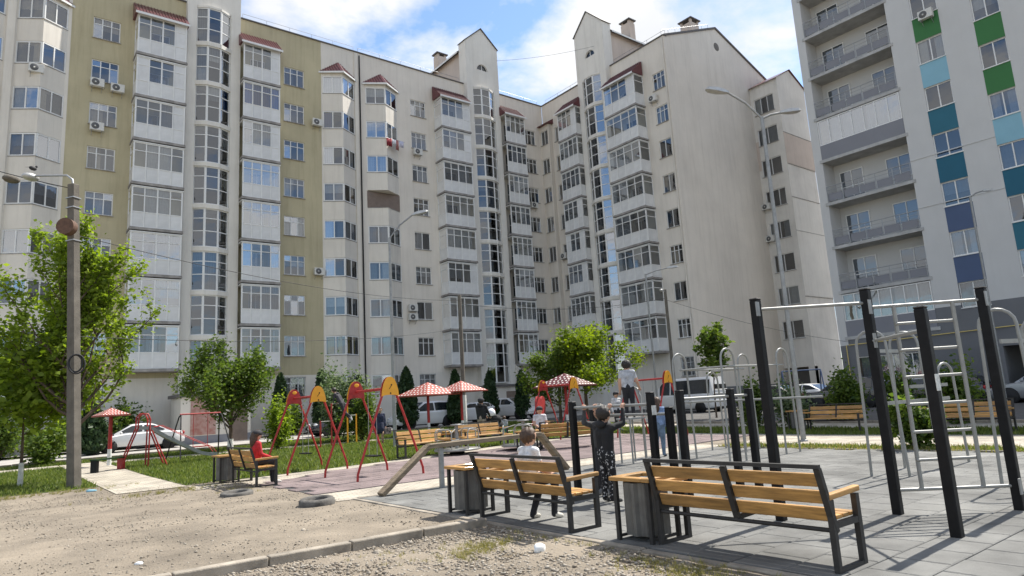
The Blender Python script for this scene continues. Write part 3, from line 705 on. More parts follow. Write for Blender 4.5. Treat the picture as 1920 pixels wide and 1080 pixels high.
# ---------------------------------------------------------------- cream block (middle)
CBK = Block('apartment_block', 'cream apartment block in the middle with gabled glass stair tower and white balconies', 'building', (0, 47.9, 0), 0)
CBK.prow(23.4, 26.36, list(range(0, 9)), glassrow={7: ('glass_bright', [(.04, .5, 0, CW)]), 1: ('glass', [(.04, .35, 0, 'blind_pale'), (.6, .96, 0, 'blind_pale')])}, base=.3, skip=(5,))
MB().box(23.4, -.02, ZF[5] + .93, 26.36, .06, ZF[5] + 2.3).build('bay_lattice', 'door_brown', CBK.t)
for k in range(9):
    CBK.window(27.7, 29.22, k, 'win3' if k not in (2, 4) else 'win2', bars=k == 0); CBK.window(40.5, 41.95, k, 'win3', bars=k == 0)
for k in range(1, 9):
    cu = {6: [(.5, .98, 0, CW)], 4: [(.1, .9, 0, CW)], 3: [(.05, .45, .2, CW)], 1: [(.1, .98, 0, CW)], 7: [(.25, .5, 0, CG)]}.get(k)
    CBK.balcony(30.1, 33.15, k, top=k == 8, style=2 if k == 7 else 0, curt=cu)
    cu = {7: [(.2, .8, 0, 'curtain_grey')], 5: [(.5, .98, 0, CW)], 3: [(.05, .95, 0, CW)], 1: [(.02, .5, 0, CB)]}.get(k)
    CBK.balcony(37.25, 39.6, k, left=False, right=True, top=k == 8, curt=cu)
CBK.stair_tower(33.45, 37.2, 34.12, 36.55, 35.5, 37.15, chim=(35.4, 6.8), curt={(1, 0), (5, 1)})
CBK.ops.append((34.17, 36.5, 3.45, 30.8))
CBK.finish_wall([(22.84, 33.45, 'cream'), (33.45, 37.2, 'cream'), (37.2, 43.03, 'cream')], 0, 31.3)
shell(CBK, 22.84, 43.03, 14, 31.29); parapet(CBK, 22.84, 43.0, 31.3, ((33.47, 37.18),)); CBK.railing(23, 33.2, 31.38); CBK.railing(37.6, 42.8, 31.38)
pb = MB(); pb.box(33.3, -3.0, 0, 37.4, -.63, 3.0).box(33.0, -3.25, 3.0, 37.6, -.62, 3.18, 1); pb.xprism([(-3.0, 3.19), (-.62, 3.19), (-.62, 5.0)], 37.15, 37.4, 0)
po = pb.build('porch', ['cream_white', 'roof_sheet'], CBK.t)
MB().box(34.2, -3.04, .3, 35.9, -3.004, 2.6).build('door', 'door_brown', po)
mb = MB()
mb.tube((22.87, -.16, 0), (22.87, -.16, 31), .055, 6); mb.build('drain_pipe', 'black_paint', CBK.t)

# ---------------------------------------------------------------- wing with the gable end (faces -X)
WG = Block('apartment_wing', 'cream apartment wing with stair tower and tall blank gable wall facing the playground', 'building', (43.05, 47.9, 0), R(-90))
for k in range(9):
    WG.window(14.33, 15.58, k, 'win3' if k in (0, 1, 8, 7, 3) else 'win2', bars=k == 0)
    WG.window(1.72, 2.72, k, 'win2', bars=k == 0)
for k in range(1, 9):
    cu = {7: [(.1, .5, 0, CW)], 6: [(.05, .95, .1, CW)], 4: [(.3, .6, 0, CW)], 3: [(.02, .98, 0, CG)]}.get(k)
    WG.balcony(3.55, 6.0, k, left=True, right=True, top=k == 8, style=1 if k in (4,) else 0, curt=cu)
    cu = {6: [(.3, .98, 0, CW)], 4: [(.05, .5, 0, CW)], 3: [(.4, .98, 0, CW)], 2: [(.02, .4, 0, CW), (.6, .98, 0, CW)], 8: [(.5, .75, .2, CG)]}.get(k)
    WG.balcony(9.75, 13.3, k, left=False, right=True, top=k == 8, curt=cu)
WG.stair_tower(6.02, 9.72, 6.65, 9.0, 35.7, 37.5, chim=(7.9, 5.2), curt={(1, 0), (3, 2)})
WG.ops.append((6.7, 8.95, 3.45, 30.8))
# shallow corner bay with its own lean-to roof
cb = MB(); CBZ = 28.9; wops = []
for k in range(1, 9):
    z = ZF[k] + .88; wops.append((.12, 1.15, z, z + 1.5))
    glazing(WG.t, rot_m(.12, -.38, z), 1.03, 1.5, (1, 1), (1,), 'window', 'pane', curt=rcurt(), glassm=GL)
wallgrid(cb, .0, 1.35, 0, CBZ, wops, y=-.45); cb.quad((1.35, -.45, 0), (1.35, 0, 0), (1.35, 0, CBZ), (1.35, -.45, CBZ)); cb.quad((0, -.25, 0), (1.3, -.25, 0), (1.3, -.25, CBZ), (0, -.25, CBZ), 1)
cb.build('corner_bay', ['cream', 'room'], WG.t)
MB().xprism([(-.85, CBZ - .02), (.0, CBZ - .02), (.0, CBZ + .5)], -.02, 1.6).build('corner_bay_roof', 'roof_tile', WG.t)
WG.finish_wall([(0.02, 6.02, 'cream'), (6.02, 9.72, 'cream'), (9.72, 15.9, 'cream')], 0, 31.3)
gx = 15.9
g = MB()     # gable end, plane x = 15.9, from y 0 to 15.65
rp = [(0, 31.3), (7.7, 34.4), (15.65, 31.3)]
n = 14; rr = .36; cy_, cz_ = 7.65, 32.55
g.add([(gx, 0, 0), (gx, 15.65, 0), (gx, 15.65, 31.3), (gx, 0, 31.3)], [(0, 1, 2, 3)], 0)
g.add([(gx, 0, 31.3), (gx, 15.65, 31.3), (gx, 7.7, 34.4)], [(0, 1, 2)], 0)
g.add([(0, 15.65, 0), (gx, 15.65, 0), (gx, 15.65, 31.3), (0, 15.65, 31.3)], [(3, 2, 1, 0)], 0)
g.add([(0, -.02, 31.3), (gx + .05, -.02, 31.3), (gx + .05, 7.7, 34.5), (0, 7.7, 34.5), (gx + .05, 15.75, 31.3), (0, 15.75, 31.3)], [(0, 1, 2, 3), (3, 2, 4, 5)], 1)
for (ya, za), (yb, zb) in ((rp[0], rp[1]), (rp[1], rp[2])): g.beam((gx + .03, ya, za + .03), (gx + .03, yb, zb + .03), .16, .16, mi=1)
g.box(gx + .002, 0, 0, gx + .05, 15.6, 1.9, 2)
g.build('gable_wall', ['cream', 'roof_sheet', 'new_dark'], WG.t)
MB().lathe([(0, .012), (rr, .012), (rr + .04, .004)], 20, 0, 'x', (gx, cy_, cz_)).build('vent_hole', 'room', WG.t)
c = MB(); c.box(gx - 2.6, 6.2, 33.2, gx - 1.4, 7.4, 35.4).box(gx - 2.75, 6.05, 35.7, gx - 1.25, 7.55, 35.8, 1)
for a in (0, 1):
    for b in (0, 1): c.box(gx - 2.6 + a, 6.2 + b, 35.4, gx - 2.4 + a, 6.4 + b, 35.7)
c.add([(gx - 2.75, 6.05, 35.8), (gx - 1.25, 6.05, 35.8), (gx - 1.25, 7.55, 35.8), (gx - 2.75, 7.55, 35.8), (gx - 2, 6.8, 36.25)], [(0, 1, 4), (1, 2, 4), (2, 3, 4), (3, 0, 4)], 1)
c.build('chimney', ['pinkish', 'roof_sheet'], WG.t)
parapet(WG, 0, 6.0, 31.3); parapet(WG, 9.75, 15.9, 31.3); WG.railing(.2, 5.9, 31.38); WG.railing(9.9, 15.8, 31.38)
rl = MB()
for i in range(8): y = i * 1.0 + .2; rl.tube((gx - .35, y, 31.35 + y * .4), (gx - .35, y, 31.95 + y * .4), .014, 4)
rl.tube((gx - .35, .2, 32.03), (gx - .35, 7.2, 34.83), .016, 4); rl.build('roof_railing', 'rail_grey', WG.t)
dp = MB(); dp.tube((gx - .15, -.1, 0), (gx - .15, -.1, 31.2), .05, 6); dp.build('drain_pipe', 'cream_white', WG.t)

# ---------------------------------------------------------------- end block stepping forward of the gable
EB = Block('end_block', 'narrow white end block with plastered side stepping out beside the blank gable', 'building', (55.33, 32.0, 0), R(-90))
eo = []
for k in range(0, 9):
    z = ZF[k] + .7; eo.append((.3, 2.25, z, z + 1.6))
    if k: glazing(EB.t, rot_m(.3, .07, z), 1.95, 1.6, (1, 1, 1) if k in (8, 5) else (1, 1), (1,), 'window', 'pane', curt=rcurt(.5), glassm=['glass', 'glass_dark'])
e = MB(); wallgrid(e, 0, 2.76, 3.2, 29.6, eo[1:]); e.quad((0, .9, 0), (2.7, .9, 0), (2.7, .9, 29), (0, .9, 29), 1)
e.box(2.2, .004, 0, 2.76, .5, 3.2)                                                        # leg beside the passage
e.quad((0, 0, 3.2), (0, 3, 3.2), (2.76, 3, 3.2), (2.76, 0, 3.2))
e.add([(2.76, 0, 0), (2.76, 4.9, 0), (2.76, 4.9, 29.6), (2.76, 2.4, 30.9), (2.76, 0, 29.6)], [(0, 1, 2, 3, 4)])
e.add([(2.76, 4.9, 0), (0, 4.9, 0), (0, 4.9, 29.6), (2.76, 4.9, 29.6)], [(0, 1, 2, 3)])
e.add([(-.1, -.25, 29.5), (2.9, -.25, 29.5), (2.9, 2.4, 31.0), (-.1, 2.4, 31.0), (2.9, 5.1, 29.5), (-.1, 5.1, 29.5)], [(0, 1, 2, 3), (3, 2, 4, 5)], 2)
for z in (9.2, 15.1, 18.2, 21.3, 24.3): e.box(2.762, -.02, z, 2.80, 4.92, z + .05, 3)
e.build('wall', ['end_white', 'room', 'roof_tile', 'ledge'], EB.t)
MB().box(2.765, .0, 21.4, 2.785, 4.9, 24.25).box(-.0, -.012, 21.4, .28, -.002, 24.2).build('patched_plaster', 'pinkish', EB.t)
MB().box(2.765, .0, 9.3, 2.785, 4.9, 18.1).build('insulation_patch', 'tower_white', EB.t)

# ---------------------------------------------------------------- new grey block with colour panels (faces -X)
NB = Block('tower_block', 'new grey tower block with open balconies and green, teal and navy panels', 'building', (43.7, 21.2, 0), R(-90))
NL = [4.55 + 3 * i for i in range(9)]      # floor levels
wops = []
cols1 = {6: 'p_yellow', 5: 'p_green', 4: 'p_lblue', 3: 'p_teal', 2: 'p_teal2', 1: 'p_navy', 0: 'p_navy'}
for i, z in enumerate(NL):
    k = i - 1
    for (a, b, dz) in ((7.23, 8.67, 0), (10.3, 11.62, -1.72), (14.0, 15.4, 0)):
        zz = z + .9 + dz
        wops.append((a, b, zz, zz + 1.45))
        glazing(NB.t, rot_m(a, .09, zz), b - a, 1.45, (1, 1), (1,), 'window', 'pane', curt=rcurt(.8), glassm=['glass', 'glass_dark'], sill=False)
        MB().box(a - .03, -.05, zz - .05, b + .03, .12, zz - .004).build('sill', 'pvc', NB.t)
        cm = {10.3: {6: 'p_yellow', 5: 'p_green', 4: 'p_green', 3: 'p_lblue', 2: 'p_teal2', 1: 'p_teal', 0: 'p_navy'}, 7.23: cols1, 14.0: {6: 'p_green', 5: 'p_lblue', 4: 'p_teal', 3: 'p_teal2', 2: 'p_navy', 1: 'p_navy', 0: 'p_navy'}}[a].get(k)
        if cm and zz - 1.55 > 5.7: MB().box(a, -.006, zz - 1.545, b, .05, zz - .055).build('colour_panel', cm, NB.t)
body = MB()
wallgrid(body, 5.85, 26, 5.63, 34, wops, 0, depth=.2); wallgrid(body, 5.85, 26, 0, 5.63, [o for o in wops if o[2] < 5.63] + [(11.6, 15.2, 0, 3.0)], 1, depth=.2)
body.box(0, -.0, 4.0, .55, 1.6, 34, 0); body.box(0, 0, 0, .55, 1.6, 4.0, 1)
body.quad((.55, 1.5, 0), (5.85, 1.5, 0), (5.85, 1.5, 34), (.55, 1.5, 34), 2) ; body.quad((5.85, 0, 4.2), (5.85, 0, 34), (5.85, 1.5, 34), (5.85, 1.5, 4.2), 2)
body.quad((0, 1.6, 0), (0, 1.6, 34), (0, 15, 34), (0, 15, 0)); body.quad((0, 15, 0), (0, 15, 34), (26, 15, 34), (26, 15, 0)); body.quad((26, 0, 0), (26, 15, 0), (26, 15, 34), (26, 0, 34)); body.quad((0, 0, 34), (26, 0, 34), (26, 15, 34), (0, 15, 34))
body.quad((5.9, 1.0, 0), (26, 1.0, 0), (26, 1.0, 33), (5.9, 1.0, 33), 3)
for z in (14.7, 11.7): body.box(5.86, -.03, z, 10.29, -.002, z + .05, 0)
body.build('wall', ['new_wall', 'new_dark', 'new_wall', 'room'], NB.t)
lowb = MB(); lowops = [(.9, 5.3, 1.6, 3.2)]
wallgrid(lowb, .55, 5.85, 0, 4.35, lowops, 0); lowb.quad((.6, .9, 0), (5.8, .9, 0), (5.8, .9, 4.3), (.6, .9, 4.3), 1); lowb.build('ground_floor_wall', ['new_dark', 'room'], NB.t)
glazing(NB.t, rot_m(.9, .06, 1.6), 4.4, 1.6, (1, 1, 1, 1), (1,), 'window', 'pane', curt=[(.05, .95, 0, CG)], glassm='glass', sill=False)
pr = MB(); pr.box(9.4, -3.2, 3.0, 17, -.02, 3.5).box(9.4, -3.2, 0, 9.75, -2.85, 3.0).box(16.6, -3.2, 0, 17, -2.85, 3.0).box(9.4, -2.8, 0, 9.6, -.02, 2.998); pr.build('porch', 'new_dark', NB.t)
MB().box(12.4, .6, .1, 14.4, .66, 2.4).build('door', 'black_paint', NB.t)
MB().tube((.6, -.12, 4.0), (20, -.12, 4.3), .03, 6).tube((.45, -.12, .5), (.45, -.12, 4.0), .03, 6).build('gas_pipe', 'p_yellow', NB.t)
for i, z in enumerate(NL):
    glazed = i in (0, 4)
    sl = MB().box(.40, -.05, z - .2, 5.98, 1.49, z).build('balcony_slab', 'slab', NB.t)
    bo = None
    for a, b, d in ((.9, 2.6, 1), (3.9, 5.5, 0)):
        glazing(NB.t, rot_m(a, 1.42, z + (.02 if d else .75)), b - a if not d else 1.55, 2.2 if d else 1.45, (1, 1), (.5, .5) if d else (1,), 'balcony_door' if d else 'window', 'pane', glassm='glass_dark', sill=False, curt=rcurt(.6))
    if glazed:
        MB().box(.56, -.02, z + .001, 5.84, .1, z + 1.0).build('balcony_front', 'new_mid', NB.t)
        glazing(NB.t, rot_m(.57, .0, z + 1.0), 5.26, 1.75, (1,) * 7, (1,), 'balcony_window', 'balcony_pane', curt=[(.16, .3, 0, CW), (.31, .55, 0, CW), (.6, .97, 0, CW), (.02, .14, 0, CB)], glassm='glass_bright' if i == 4 else 'glass', sill=False)
    else:
        rmb = MB(); rmb.tube((.56, -.02, z + 1.08), (5.84, -.02, z + 1.08), .028, 6)
        for zz in (.08, .62, .84): rmb.tube((.56, -.02, z + zz), (5.84, -.02, z + zz), .014, 5)
        for j in range(6): x = .6 + 5.2 * j / 5; rmb.tube((x, -.02, z), (x, -.02, z + 1.08), .022, 5)
        ro = rmb.build('railing', 'rail_grey', NB.t)
        for j in range(5): MB().box(.66 + 5.2 * j / 5, .0, z + .11, .58 + 5.2 * (j + 1) / 5 - .04, .012, z + .58 + .0).build('railing_panel', 'new_mid', ro)
hs = thing('brick_house', 'low brick house glimpsed in the gap between the two buildings', 'house', (74, 25, .5))
MB().box(0, 0, 0, 7, 9, 4.2).build('wall', 'brick_far', hs); MB().xprism([(-.4, 4.2), (9.4, 4.2), (4.5, 6.6)], -.3, 7.3).build('roof', 'roof_sheet', hs); MB().box(-.05, 3.5, 1.4, -.004, 5.2, 2.8).build('window', 'car_glass', hs)
# ---------------------------------------------------------------- air conditioners
F1Y = 47.9
ac = [((.75, F1Y - .42, ZF[7] + .25), 0, 'air conditioner below the second bay window on the far left'), ((4.0, F1Y, ZF[7] + .35), 0, 'left of two air conditioners under a window on the yellow wall'),
      ((5.15, F1Y, ZF[7] + .25), 0, 'right of two air conditioners under a window on the yellow wall'), ((4.1, F1Y, ZF[6] + .35), 0, 'single air conditioner beneath patterned window on the yellow wall'),
      ((18.75, F1Y, ZF[7] + .9), 0, 'air conditioner beside blue tinted bay window near the roof'), ((18.8, F1Y, ZF[3] + .95), 0, 'air conditioner beside the lower cream bay windows on yellow wall'),
      ((27.75, F1Y, ZF[7] + .2), 0, 'air conditioner under upper window right of the hanging laundry'), ((26.75, F1Y, ZF[2] + 1.5), 0, 'upper of two stacked air conditioners on the cream wall'),
      ((26.75, F1Y, ZF[2] + .75), 0, 'lower of two stacked air conditioners on the cream wall'), ((40.6, F1Y, ZF[6] + .2), 0, 'air conditioner in the inner corner by narrow windows'),
      ((43.05, F1Y - 14.0, ZF[8] - .1), R(-90), 'air conditioner beside top balcony of the wing'), ((43.05, F1Y - 1.7, ZF[4] + .9), R(-90), 'air conditioner high in the shaded inner corner of the wing'),
      ((43.05, F1Y - 3.0, ZF[2] + .9), R(-90), 'air conditioner lower in the inner corner beside the wing balconies'),
      ((55.33, 32.0, ZF[5] + .6), R(-90), 'air conditioner beside middle window of the narrow end block'), ((55.33, 32.0, ZF[4] + .6), R(-90), 'lower air conditioner beside window of the narrow end block'),
      ((43.7, 21.2 - 7.7, 23.0), R(-90), 'air conditioner above green panel on the grey tower block')]
for l, r, lab in ac: ac_unit(l, r, lab)
# laundry on the bay
lx, ly, lz = 25.3, F1Y - .95, ZF[7] + .85
mb = MB().tube((24.7, F1Y - .98, lz), (26.6, F1Y - .75, lz), .012, 4); tag(mb.build('clothes_line', 'rail_grey'), 'thin clothes line under upper bay window with laundry', 'clothes line')
for i, (dx, w_, h_, c, lab) in enumerate(((.0, .5, .75, (.25, .02, .03), 'dark red shirt hanging on the balcony clothes line'), (.55, .35, .6, (.65, .66, .7), 'white cloth hanging on the balcony clothes line'), (.85, .3, .95, (.38, .16, .15), 'pinkish trousers hanging on the balcony clothes line'), (1.2, .45, .6, (.6, .6, .72), 'pale towel at the right end of the clothes line'))):
    me = MB(); n = 8; vs = []
    for q in range(n + 1):
        x = lx - .5 + dx + w_ * q / n; yy = .03 * math.sin(q * 1.7)
        vs += [(x, ly + yy + .06 * dx, lz - .005), (x + .02, ly + yy * 2 + .06 * dx, lz - h_ * (1 - .06 * (q % 3)))]
    me.add(vs, [(2 * q, 2 * q + 1, 2 * q + 3, 2 * q + 2) for q in range(n)], 0, True)
    o = me.build('laundry_item', cloth('laundry%d' % i, c)); so_ = o.modifiers.new('s', 'SOLIDIFY'); so_.thickness = .015
    tag(o, lab, 'laundry', 'laundry on the bay window')
# ---------------------------------------------------------------- benches and bins
def copy_tree(o, parent=None):
    c = o.copy(); COL.objects.link(c); c.parent = parent
    if parent: c.matrix_parent_inverse = o.matrix_parent_inverse.copy()
    for ch in list(o.children): copy_tree(ch, c)
    return c
def make_bench(label, loc, rotz):
    t = thing('bench', label, 'bench', loc, rotz, 'yellow slatted park benches'); L = 1.95
    def side(x):
        mb = MB(); mb.beam((x, .02, 0), (x, .02, .60), .05, .05, (0, 1, 0)); mb.beam((x, .47, 0), (x, .47, .60), .05, .06, (0, 1, 0))
        mb.beam((x, .045, .02), (x, .44, .02), .045, .03); mb.beam((x, .05, .385), (x, .44, .385), .045, .05)
        mb.beam((x, .06, .33), (x, -.115, .875), .045, .055, (1, 0, 0))
        return mb
    for x in (.025, L - .025): side(x).build('side_frame', 'bench_frame', t)
    m = MB().beam((L / 2, .05, .34), (L / 2, -.11, .86), .045, .055, (1, 0, 0)).beam((L / 2, .03, .365), (L / 2, .44, .385), .04, .04); m.build('middle_frame', 'bench_frame', t)
    MB().beam((0, -.125, .89), (L, -.125, .89), .045, .035).build('top_rail', 'bench_frame', t)
    MB().tube((.05, .03, .345), (L - .05, .03, .345), .02, 8).build('lower_rail', 'bench_frame', t)
    for i, (s, e) in enumerate(((.055, L / 2 - .03), (L / 2 + .03, L - .055))):
        for j in range(3):
            f = .22 + .27 * j; c = Vector((0, .06, .33)).lerp(Vector((0, -.115, .875)), f + .04); n = Vector((0, .952, .306))
            a = c + n * .02; up = Vector((0, -.306, .952))
            o = MB().beam((s, a.y, a.z), (e, a.y, a.z), .03, .118, up).build('back_slat', 'wood_slat', t); bevel(o, .006)
    for j in range(4):
        y = .09 + .118 * j
        bevel(MB().beam((.05, y, .432), (L - .05, y, .432), .1, .035).build('seat_slat', 'wood_slat', t), .006)
    for x in (.025, L - .025): bevel(MB().beam((x, -.03, .625), (x, .52, .645), .065, .05).build('armrest', 'wood_slat', t), .01, 2)
    return t
bench0 = make_bench('nearest yellow slatted bench, empty, at the right in front of the tall bars', at_g(5.74, 5.0), R(-90))
def bench(label, x, y, rz):
    b = copy_tree(bench0); b.location = at_g(x, y, .02); b.rotation_euler = (0, 0, R(rz)); b['label'] = label; return b
bench0.location.z = .022
bench('yellow slatted bench with a boy in white sitting on it, seen from behind', 5.64, 8.18, -91)
bench('yellow slatted bench by the lawn where a girl in red sits', 5.02, 18.3, -90)
bench('yellow slatted bench behind the near carousel, facing the camera', 12.6, 20.35, 187)
bench('yellow slatted bench beyond the wooden beam, behind the black pull-up posts', 14.35, 17.2, -27)
bench('yellow slatted bench by the grey lamp post on the far path', 22.9, 10.6, 90)
bench('rightmost yellow slatted bench on the far path', 22.6, 6.4, 92)
bench('yellow slatted bench behind the carousel beside the man in black', 15.6, 21.0, 180)
def make_bin(label, loc, rotz=0):
    t = thing('litter_bin', label, 'bin', loc, rotz, 'ribbed litter bins beside the benches')
    mb = MB(); n = 40; vs = []
    for i in range(n):
        a = 2 * math.pi * i / n; r = .205 if i % 4 in (0, 1) else .18
        vs += [(r * math.cos(a), r * math.sin(a), .06), (r * math.cos(a), r * math.sin(a), .58)]
    mb.add(vs, [(2 * i, 2 * ((i + 1) % n), 2 * ((i + 1) % n) + 1, 2 * i + 1) for i in range(n)]); mb.add([v for v in vs[::2]], [tuple(range(n))]); mb.build('ribbed_body', 'bin_metal', t)
    for sx in (-.19, .19):
        for sy in (-.19, .19): MB().box(sx - .018, sy - .018, 0, sx + .018, sy + .018, .6).build('post', 'bench_frame', t)
    MB().box(-.19, -.2, .03, .19, -.175, .055).build('base_bar', 'bench_frame', t); MB().box(-.19, .175, .03, .19, .2, .055).build('base_bar', 'bench_frame', t)
    for a in range(4):
        o = MB().box(-.235, -.235, .6, .145, -.145, .64).build('rim_board', 'wood_slat', t, rotz=a * math.pi / 2); bevel(o, .006)
    MB().box(-.14, -.14, .585, .14, .14, .6).build('lid', 'steel_grey', t)
    return t
bin0 = make_bin('ribbed grey litter bin at the left end of the nearer boy\'s bench', at_g(5.86, 8.72, .02)); bin0.scale = (1.22, 1.22, 1.08)
def lbin(label, x, y, rz=0):
    b = copy_tree(bin0); b.location = at_g(x, y, .02); b.rotation_euler = (0, 0, R(rz)); b['label'] = label; return b
lbin('ribbed grey litter bin between the two nearest benches', 5.93, 5.30, 2)
lbin('ribbed grey litter bin next to the bench with the girl in red', 5.0, 18.75, 5)
lbin('ribbed grey litter bin by the carousel near the man in black', 13.25, 20.75)
lbin('ribbed grey litter bin below the wooden beam at the second carousel', 13.6, 16.9, 20)
lbin('ribbed grey litter bin left of the bench at the lamp post', 23.1, 13.1); lbin('ribbed grey litter bin left of the rightmost bench', 22.9, 8.95)

# ---------------------------------------------------------------- swings
def make_swing(label, x, y, rz=0, seat=True, L=1.9):
    t = thing('swing_set', label, 'swing', at_g(x, y, .01), R(rz), 'red swing sets with yellow end plates'); H = 2.12
    for s in (-1, 1):
        yy = s * L / 2
        for q in (-1, 1):
            MB().path([(q * .17, yy, H - .1), (q * .56, yy, 1.0), (q * .80, yy, .34), (q * .86, yy, .17), (q * .875, yy, -.05)], .030, 8).build('leg', 'red_paint', t)
        prof = [(-.23, -.24), (-.215, -.10), (-.17, .06), (-.12, .16), (-.06, .215), (0, .23), (.06, .215), (.12, .16), (.17, .06), (.215, -.10), (.23, -.24), (.14, -.215), (0, -.205), (-.14, -.215)]
        for m, y0, y1, nm in (('red_paint', yy - s * .055, yy - s * .02, 'inner_plate'), ('yellow_plastic', yy + s * .032, yy + s * .06, 'end_plate')):
            a, b = min(y0, y1), max(y0, y1); n = len(prof)
            mb = MB().add([(px, a, H + .05 + pz) for px, pz in prof] + [(px, b, H + .05 + pz) for px, pz in prof],
                [tuple(range(n)), tuple(range(2 * n - 1, n - 1, -1))] + [(i, n + i, n + (i + 1) % n, (i + 1) % n) for i in range(n)])
            po = mb.build(nm, m, t)
            if nm == 'end_plate':
                yo = yy + s * .066
                MB().lathe([(0, 0), (.022, 0)], 8, 0, 'y', (0, yo, H - .12)).lathe([(0, 0), (.02, 0)], 8, 0, 'y', (.03, yo, H + .08)).beam((.03, yo, H + .07), (-.035, yo, H - .02), .012, .004, (0, 1, 0)).build('bolt', 'dark_plastic', po)
            else: MB().ball((0, yy - s * .06, H + .17), .07, 10, 0, (1, .08, .7)).build('inlay', 'yellow_plastic', po)
    MB().tube((0, -L / 2, H), (0, L / 2, H), .035, 10).build('top_bar', 'red_paint', t)
    if seat:
        so = MB().box(-.11, -.24, .48, .11, .24, .51).build('seat', 'black_paint', t)
        for q in (-.22, .22): MB().tube((0, q, .5), (0, q * 1.05, H), .008, 5).build('chain', 'steel_grey', t)
    return t
make_swing('red swing set nearest the camera with empty black seat and yellow plates', 7.7, 15.75)
make_swing('red swing set behind the nearest one, beside the lawn edge', 7.45, 19.65)
make_swing('red swing set in the middle distance left of the pull-up bars', 18.6, 20.9)
make_swing('red swing set right of the boy in grey, in front of the van', 19.8, 17.1)

# ---------------------------------------------------------------- carousels
def carousel(label, x, y, rz):
    t = thing('carousel', label, 'carousel', at_g(x, y), R(rz), 'small playground carousels'); r = .78
    MB().lathe([(0, .2), (r, .2), (r, .15), (r - .03, .14), (0, .14)], 32).build('disc', 'pipe_paint', t); MB().lathe([(.0, .0), (.25, .0), (.25, .14)], 16).build('base', 'black_paint', t)
    MB().tube((0, 0, .2), (0, 0, .95), .06, 12).lathe([(0, 1.0), (.2, 1.0), (.2, .95), (0, .95)], 16).build('hub', 'steel_grey', t)
    for i in range(4):
        a = i * math.pi / 2; M = Matrix.Rotation(a, 4, 'Z')
        so = MB().box(.38, -.24, .52, .68, .24, .56).build('seat', 'wood_slat', t, M=M)
        MB().path([(.68, -.3, .2), (.68, -.3, .72), (.68, -.26, .8), (.68, -.18, .84), (.68, .18, .84), (.68, .26, .8), (.68, .3, .72), (.68, .3, .2)], .02, 6).path([(.68, -.3, .5), (.3, -.3, .5)], .018, 6).path([(.68, .3, .5), (.3, .3, .5)], .018, 6).build('back_hoop', 'pipe_paint', t, M=M)
        MB().path([(.66, .3, .75), (.3, .16, .84), (.05, .02, .84)], .018, 6).build('hand_rail', 'pipe_paint', t, M=M)
carousel('steel carousel with hoop backrests behind the wooden balance beam', 12.5, 19.3, 20)
carousel('steel carousel with a teenager leaning on it behind the seated boy', 14.5, 18.2, 50)
# ---------------------------------------------------------------- balance beam
t = thing('balance_beam', 'weathered wooden balance beam with sloping ends between purple and grey tiles', 'balance beam', (5.9, 11.8, .02))
K = [(0, 0, .0), (1.05, 0, .80), (3.95, 0, .83), (4.7, 0, .0)]
for i in range(3):
    for q in (-.055, .055): bevel(MB().beam((K[i][0], q, K[i][2] + .03), (K[i + 1][0], q, K[i + 1][2] + .03), .10, .09).build('beam_plank', 'old_wood', t), .01)
for x in (1.35, 3.7): MB().beam((x, 0, 0), (x, 0, .78), .09, .06, (0, 1, 0)).build('post', 'steel_grey', t)
# ---------------------------------------------------------------- workout bars
PB = {'A': (7.82, 8.45, 1.52), 'B': (8.46, 8.62, 1.36), 'C': (7.96, 6.85, 1.6), 'D': (8.22, 6.50, 1.6), 'E': (8.16, 6.68, 1.36), 'F': (9.17, 6.27, 1.58), 'G': (9.53, 6.18, 1.57)}
def post(t, x, y, h, m='black_paint', w_=.1):
    o = MB().box(x - w_ / 2, y - w_ / 2, -.02, x + w_ / 2, y + w_ / 2, h).build('post', m, t); bevel(o, .012, 2)
    bevel(MB().box(x - w_ * .54, y - w_ * .54, h, x + w_ * .54, y + w_ * .54, h + .025).build('post_cap', 'dark_plastic', t), .01)
def clamp(t, p, n):
    MB().beam(Vector(p) - Vector((0, 0, .09)), Vector(p) + Vector((0, 0, .09)), .07, .014, n).build('clamp_plate', 'steel_grey', t)
t = thing('pull_up_bars', 'low black-posted pull-up bars with grey crossbars where two kids hang', 'pull-up bars', (0, 0, .02))
for q in 'ABCDEFG': post(t, *PB[q])
for a, b, z in (('A', 'C', 1.44), ('D', 'F', 1.49), ('F', 'G', 1.49), ('B', 'E', 1.28)):
    MB().tube((PB[a][0], PB[a][1], z), (PB[b][0], PB[b][1], z), .022, 10).build('crossbar', 'pipe_paint', t)
MB().box(PB['C'][0] - .055, PB['C'][1] - .062, 1.28, PB['C'][0] + .045, PB['C'][1] - .055, 1.42).build('notice_plate', 'sign_white', t)
t = thing('climbing_frame', 'tall black posts with grey bars and wall ladder at the right', 'climbing frame', (0, 0, .02))
TP = {'H': (7.6, 4.68, 2.68), 'I': (8.67, 3.80, 2.72), 'J': (7.72, 2.85, 2.31), 'K': (9.61, 2.84, 2.63)}
for q in TP: post(t, *TP[q], w_=.105)
def bar(a, b, za, zb=None, r=.021): return MB().tube((TP[a][0], TP[a][1], za), (TP[b][0], TP[b][1], zb or za), r, 10).build('crossbar', 'pipe_paint', t)
bar('H', 'I', 2.56); bar('I', 'K', 2.5); bar('I', 'J', 2.08); bar('I', 'K', .28)
for p, zz in ((TP['I'], 2.08), (TP['K'], 2.5), (TP['K'], .28), (TP['I'], 2.5), (TP['H'], 2.56)): clamp(t, (p[0] - .06, p[1] - .062, zz), (0, 1, 0))
I_, K_ = Vector(TP['I'][:2]), Vector(TP['K'][:2])
la = I_.lerp(K_, .23); lb = I_.lerp(K_, .74)
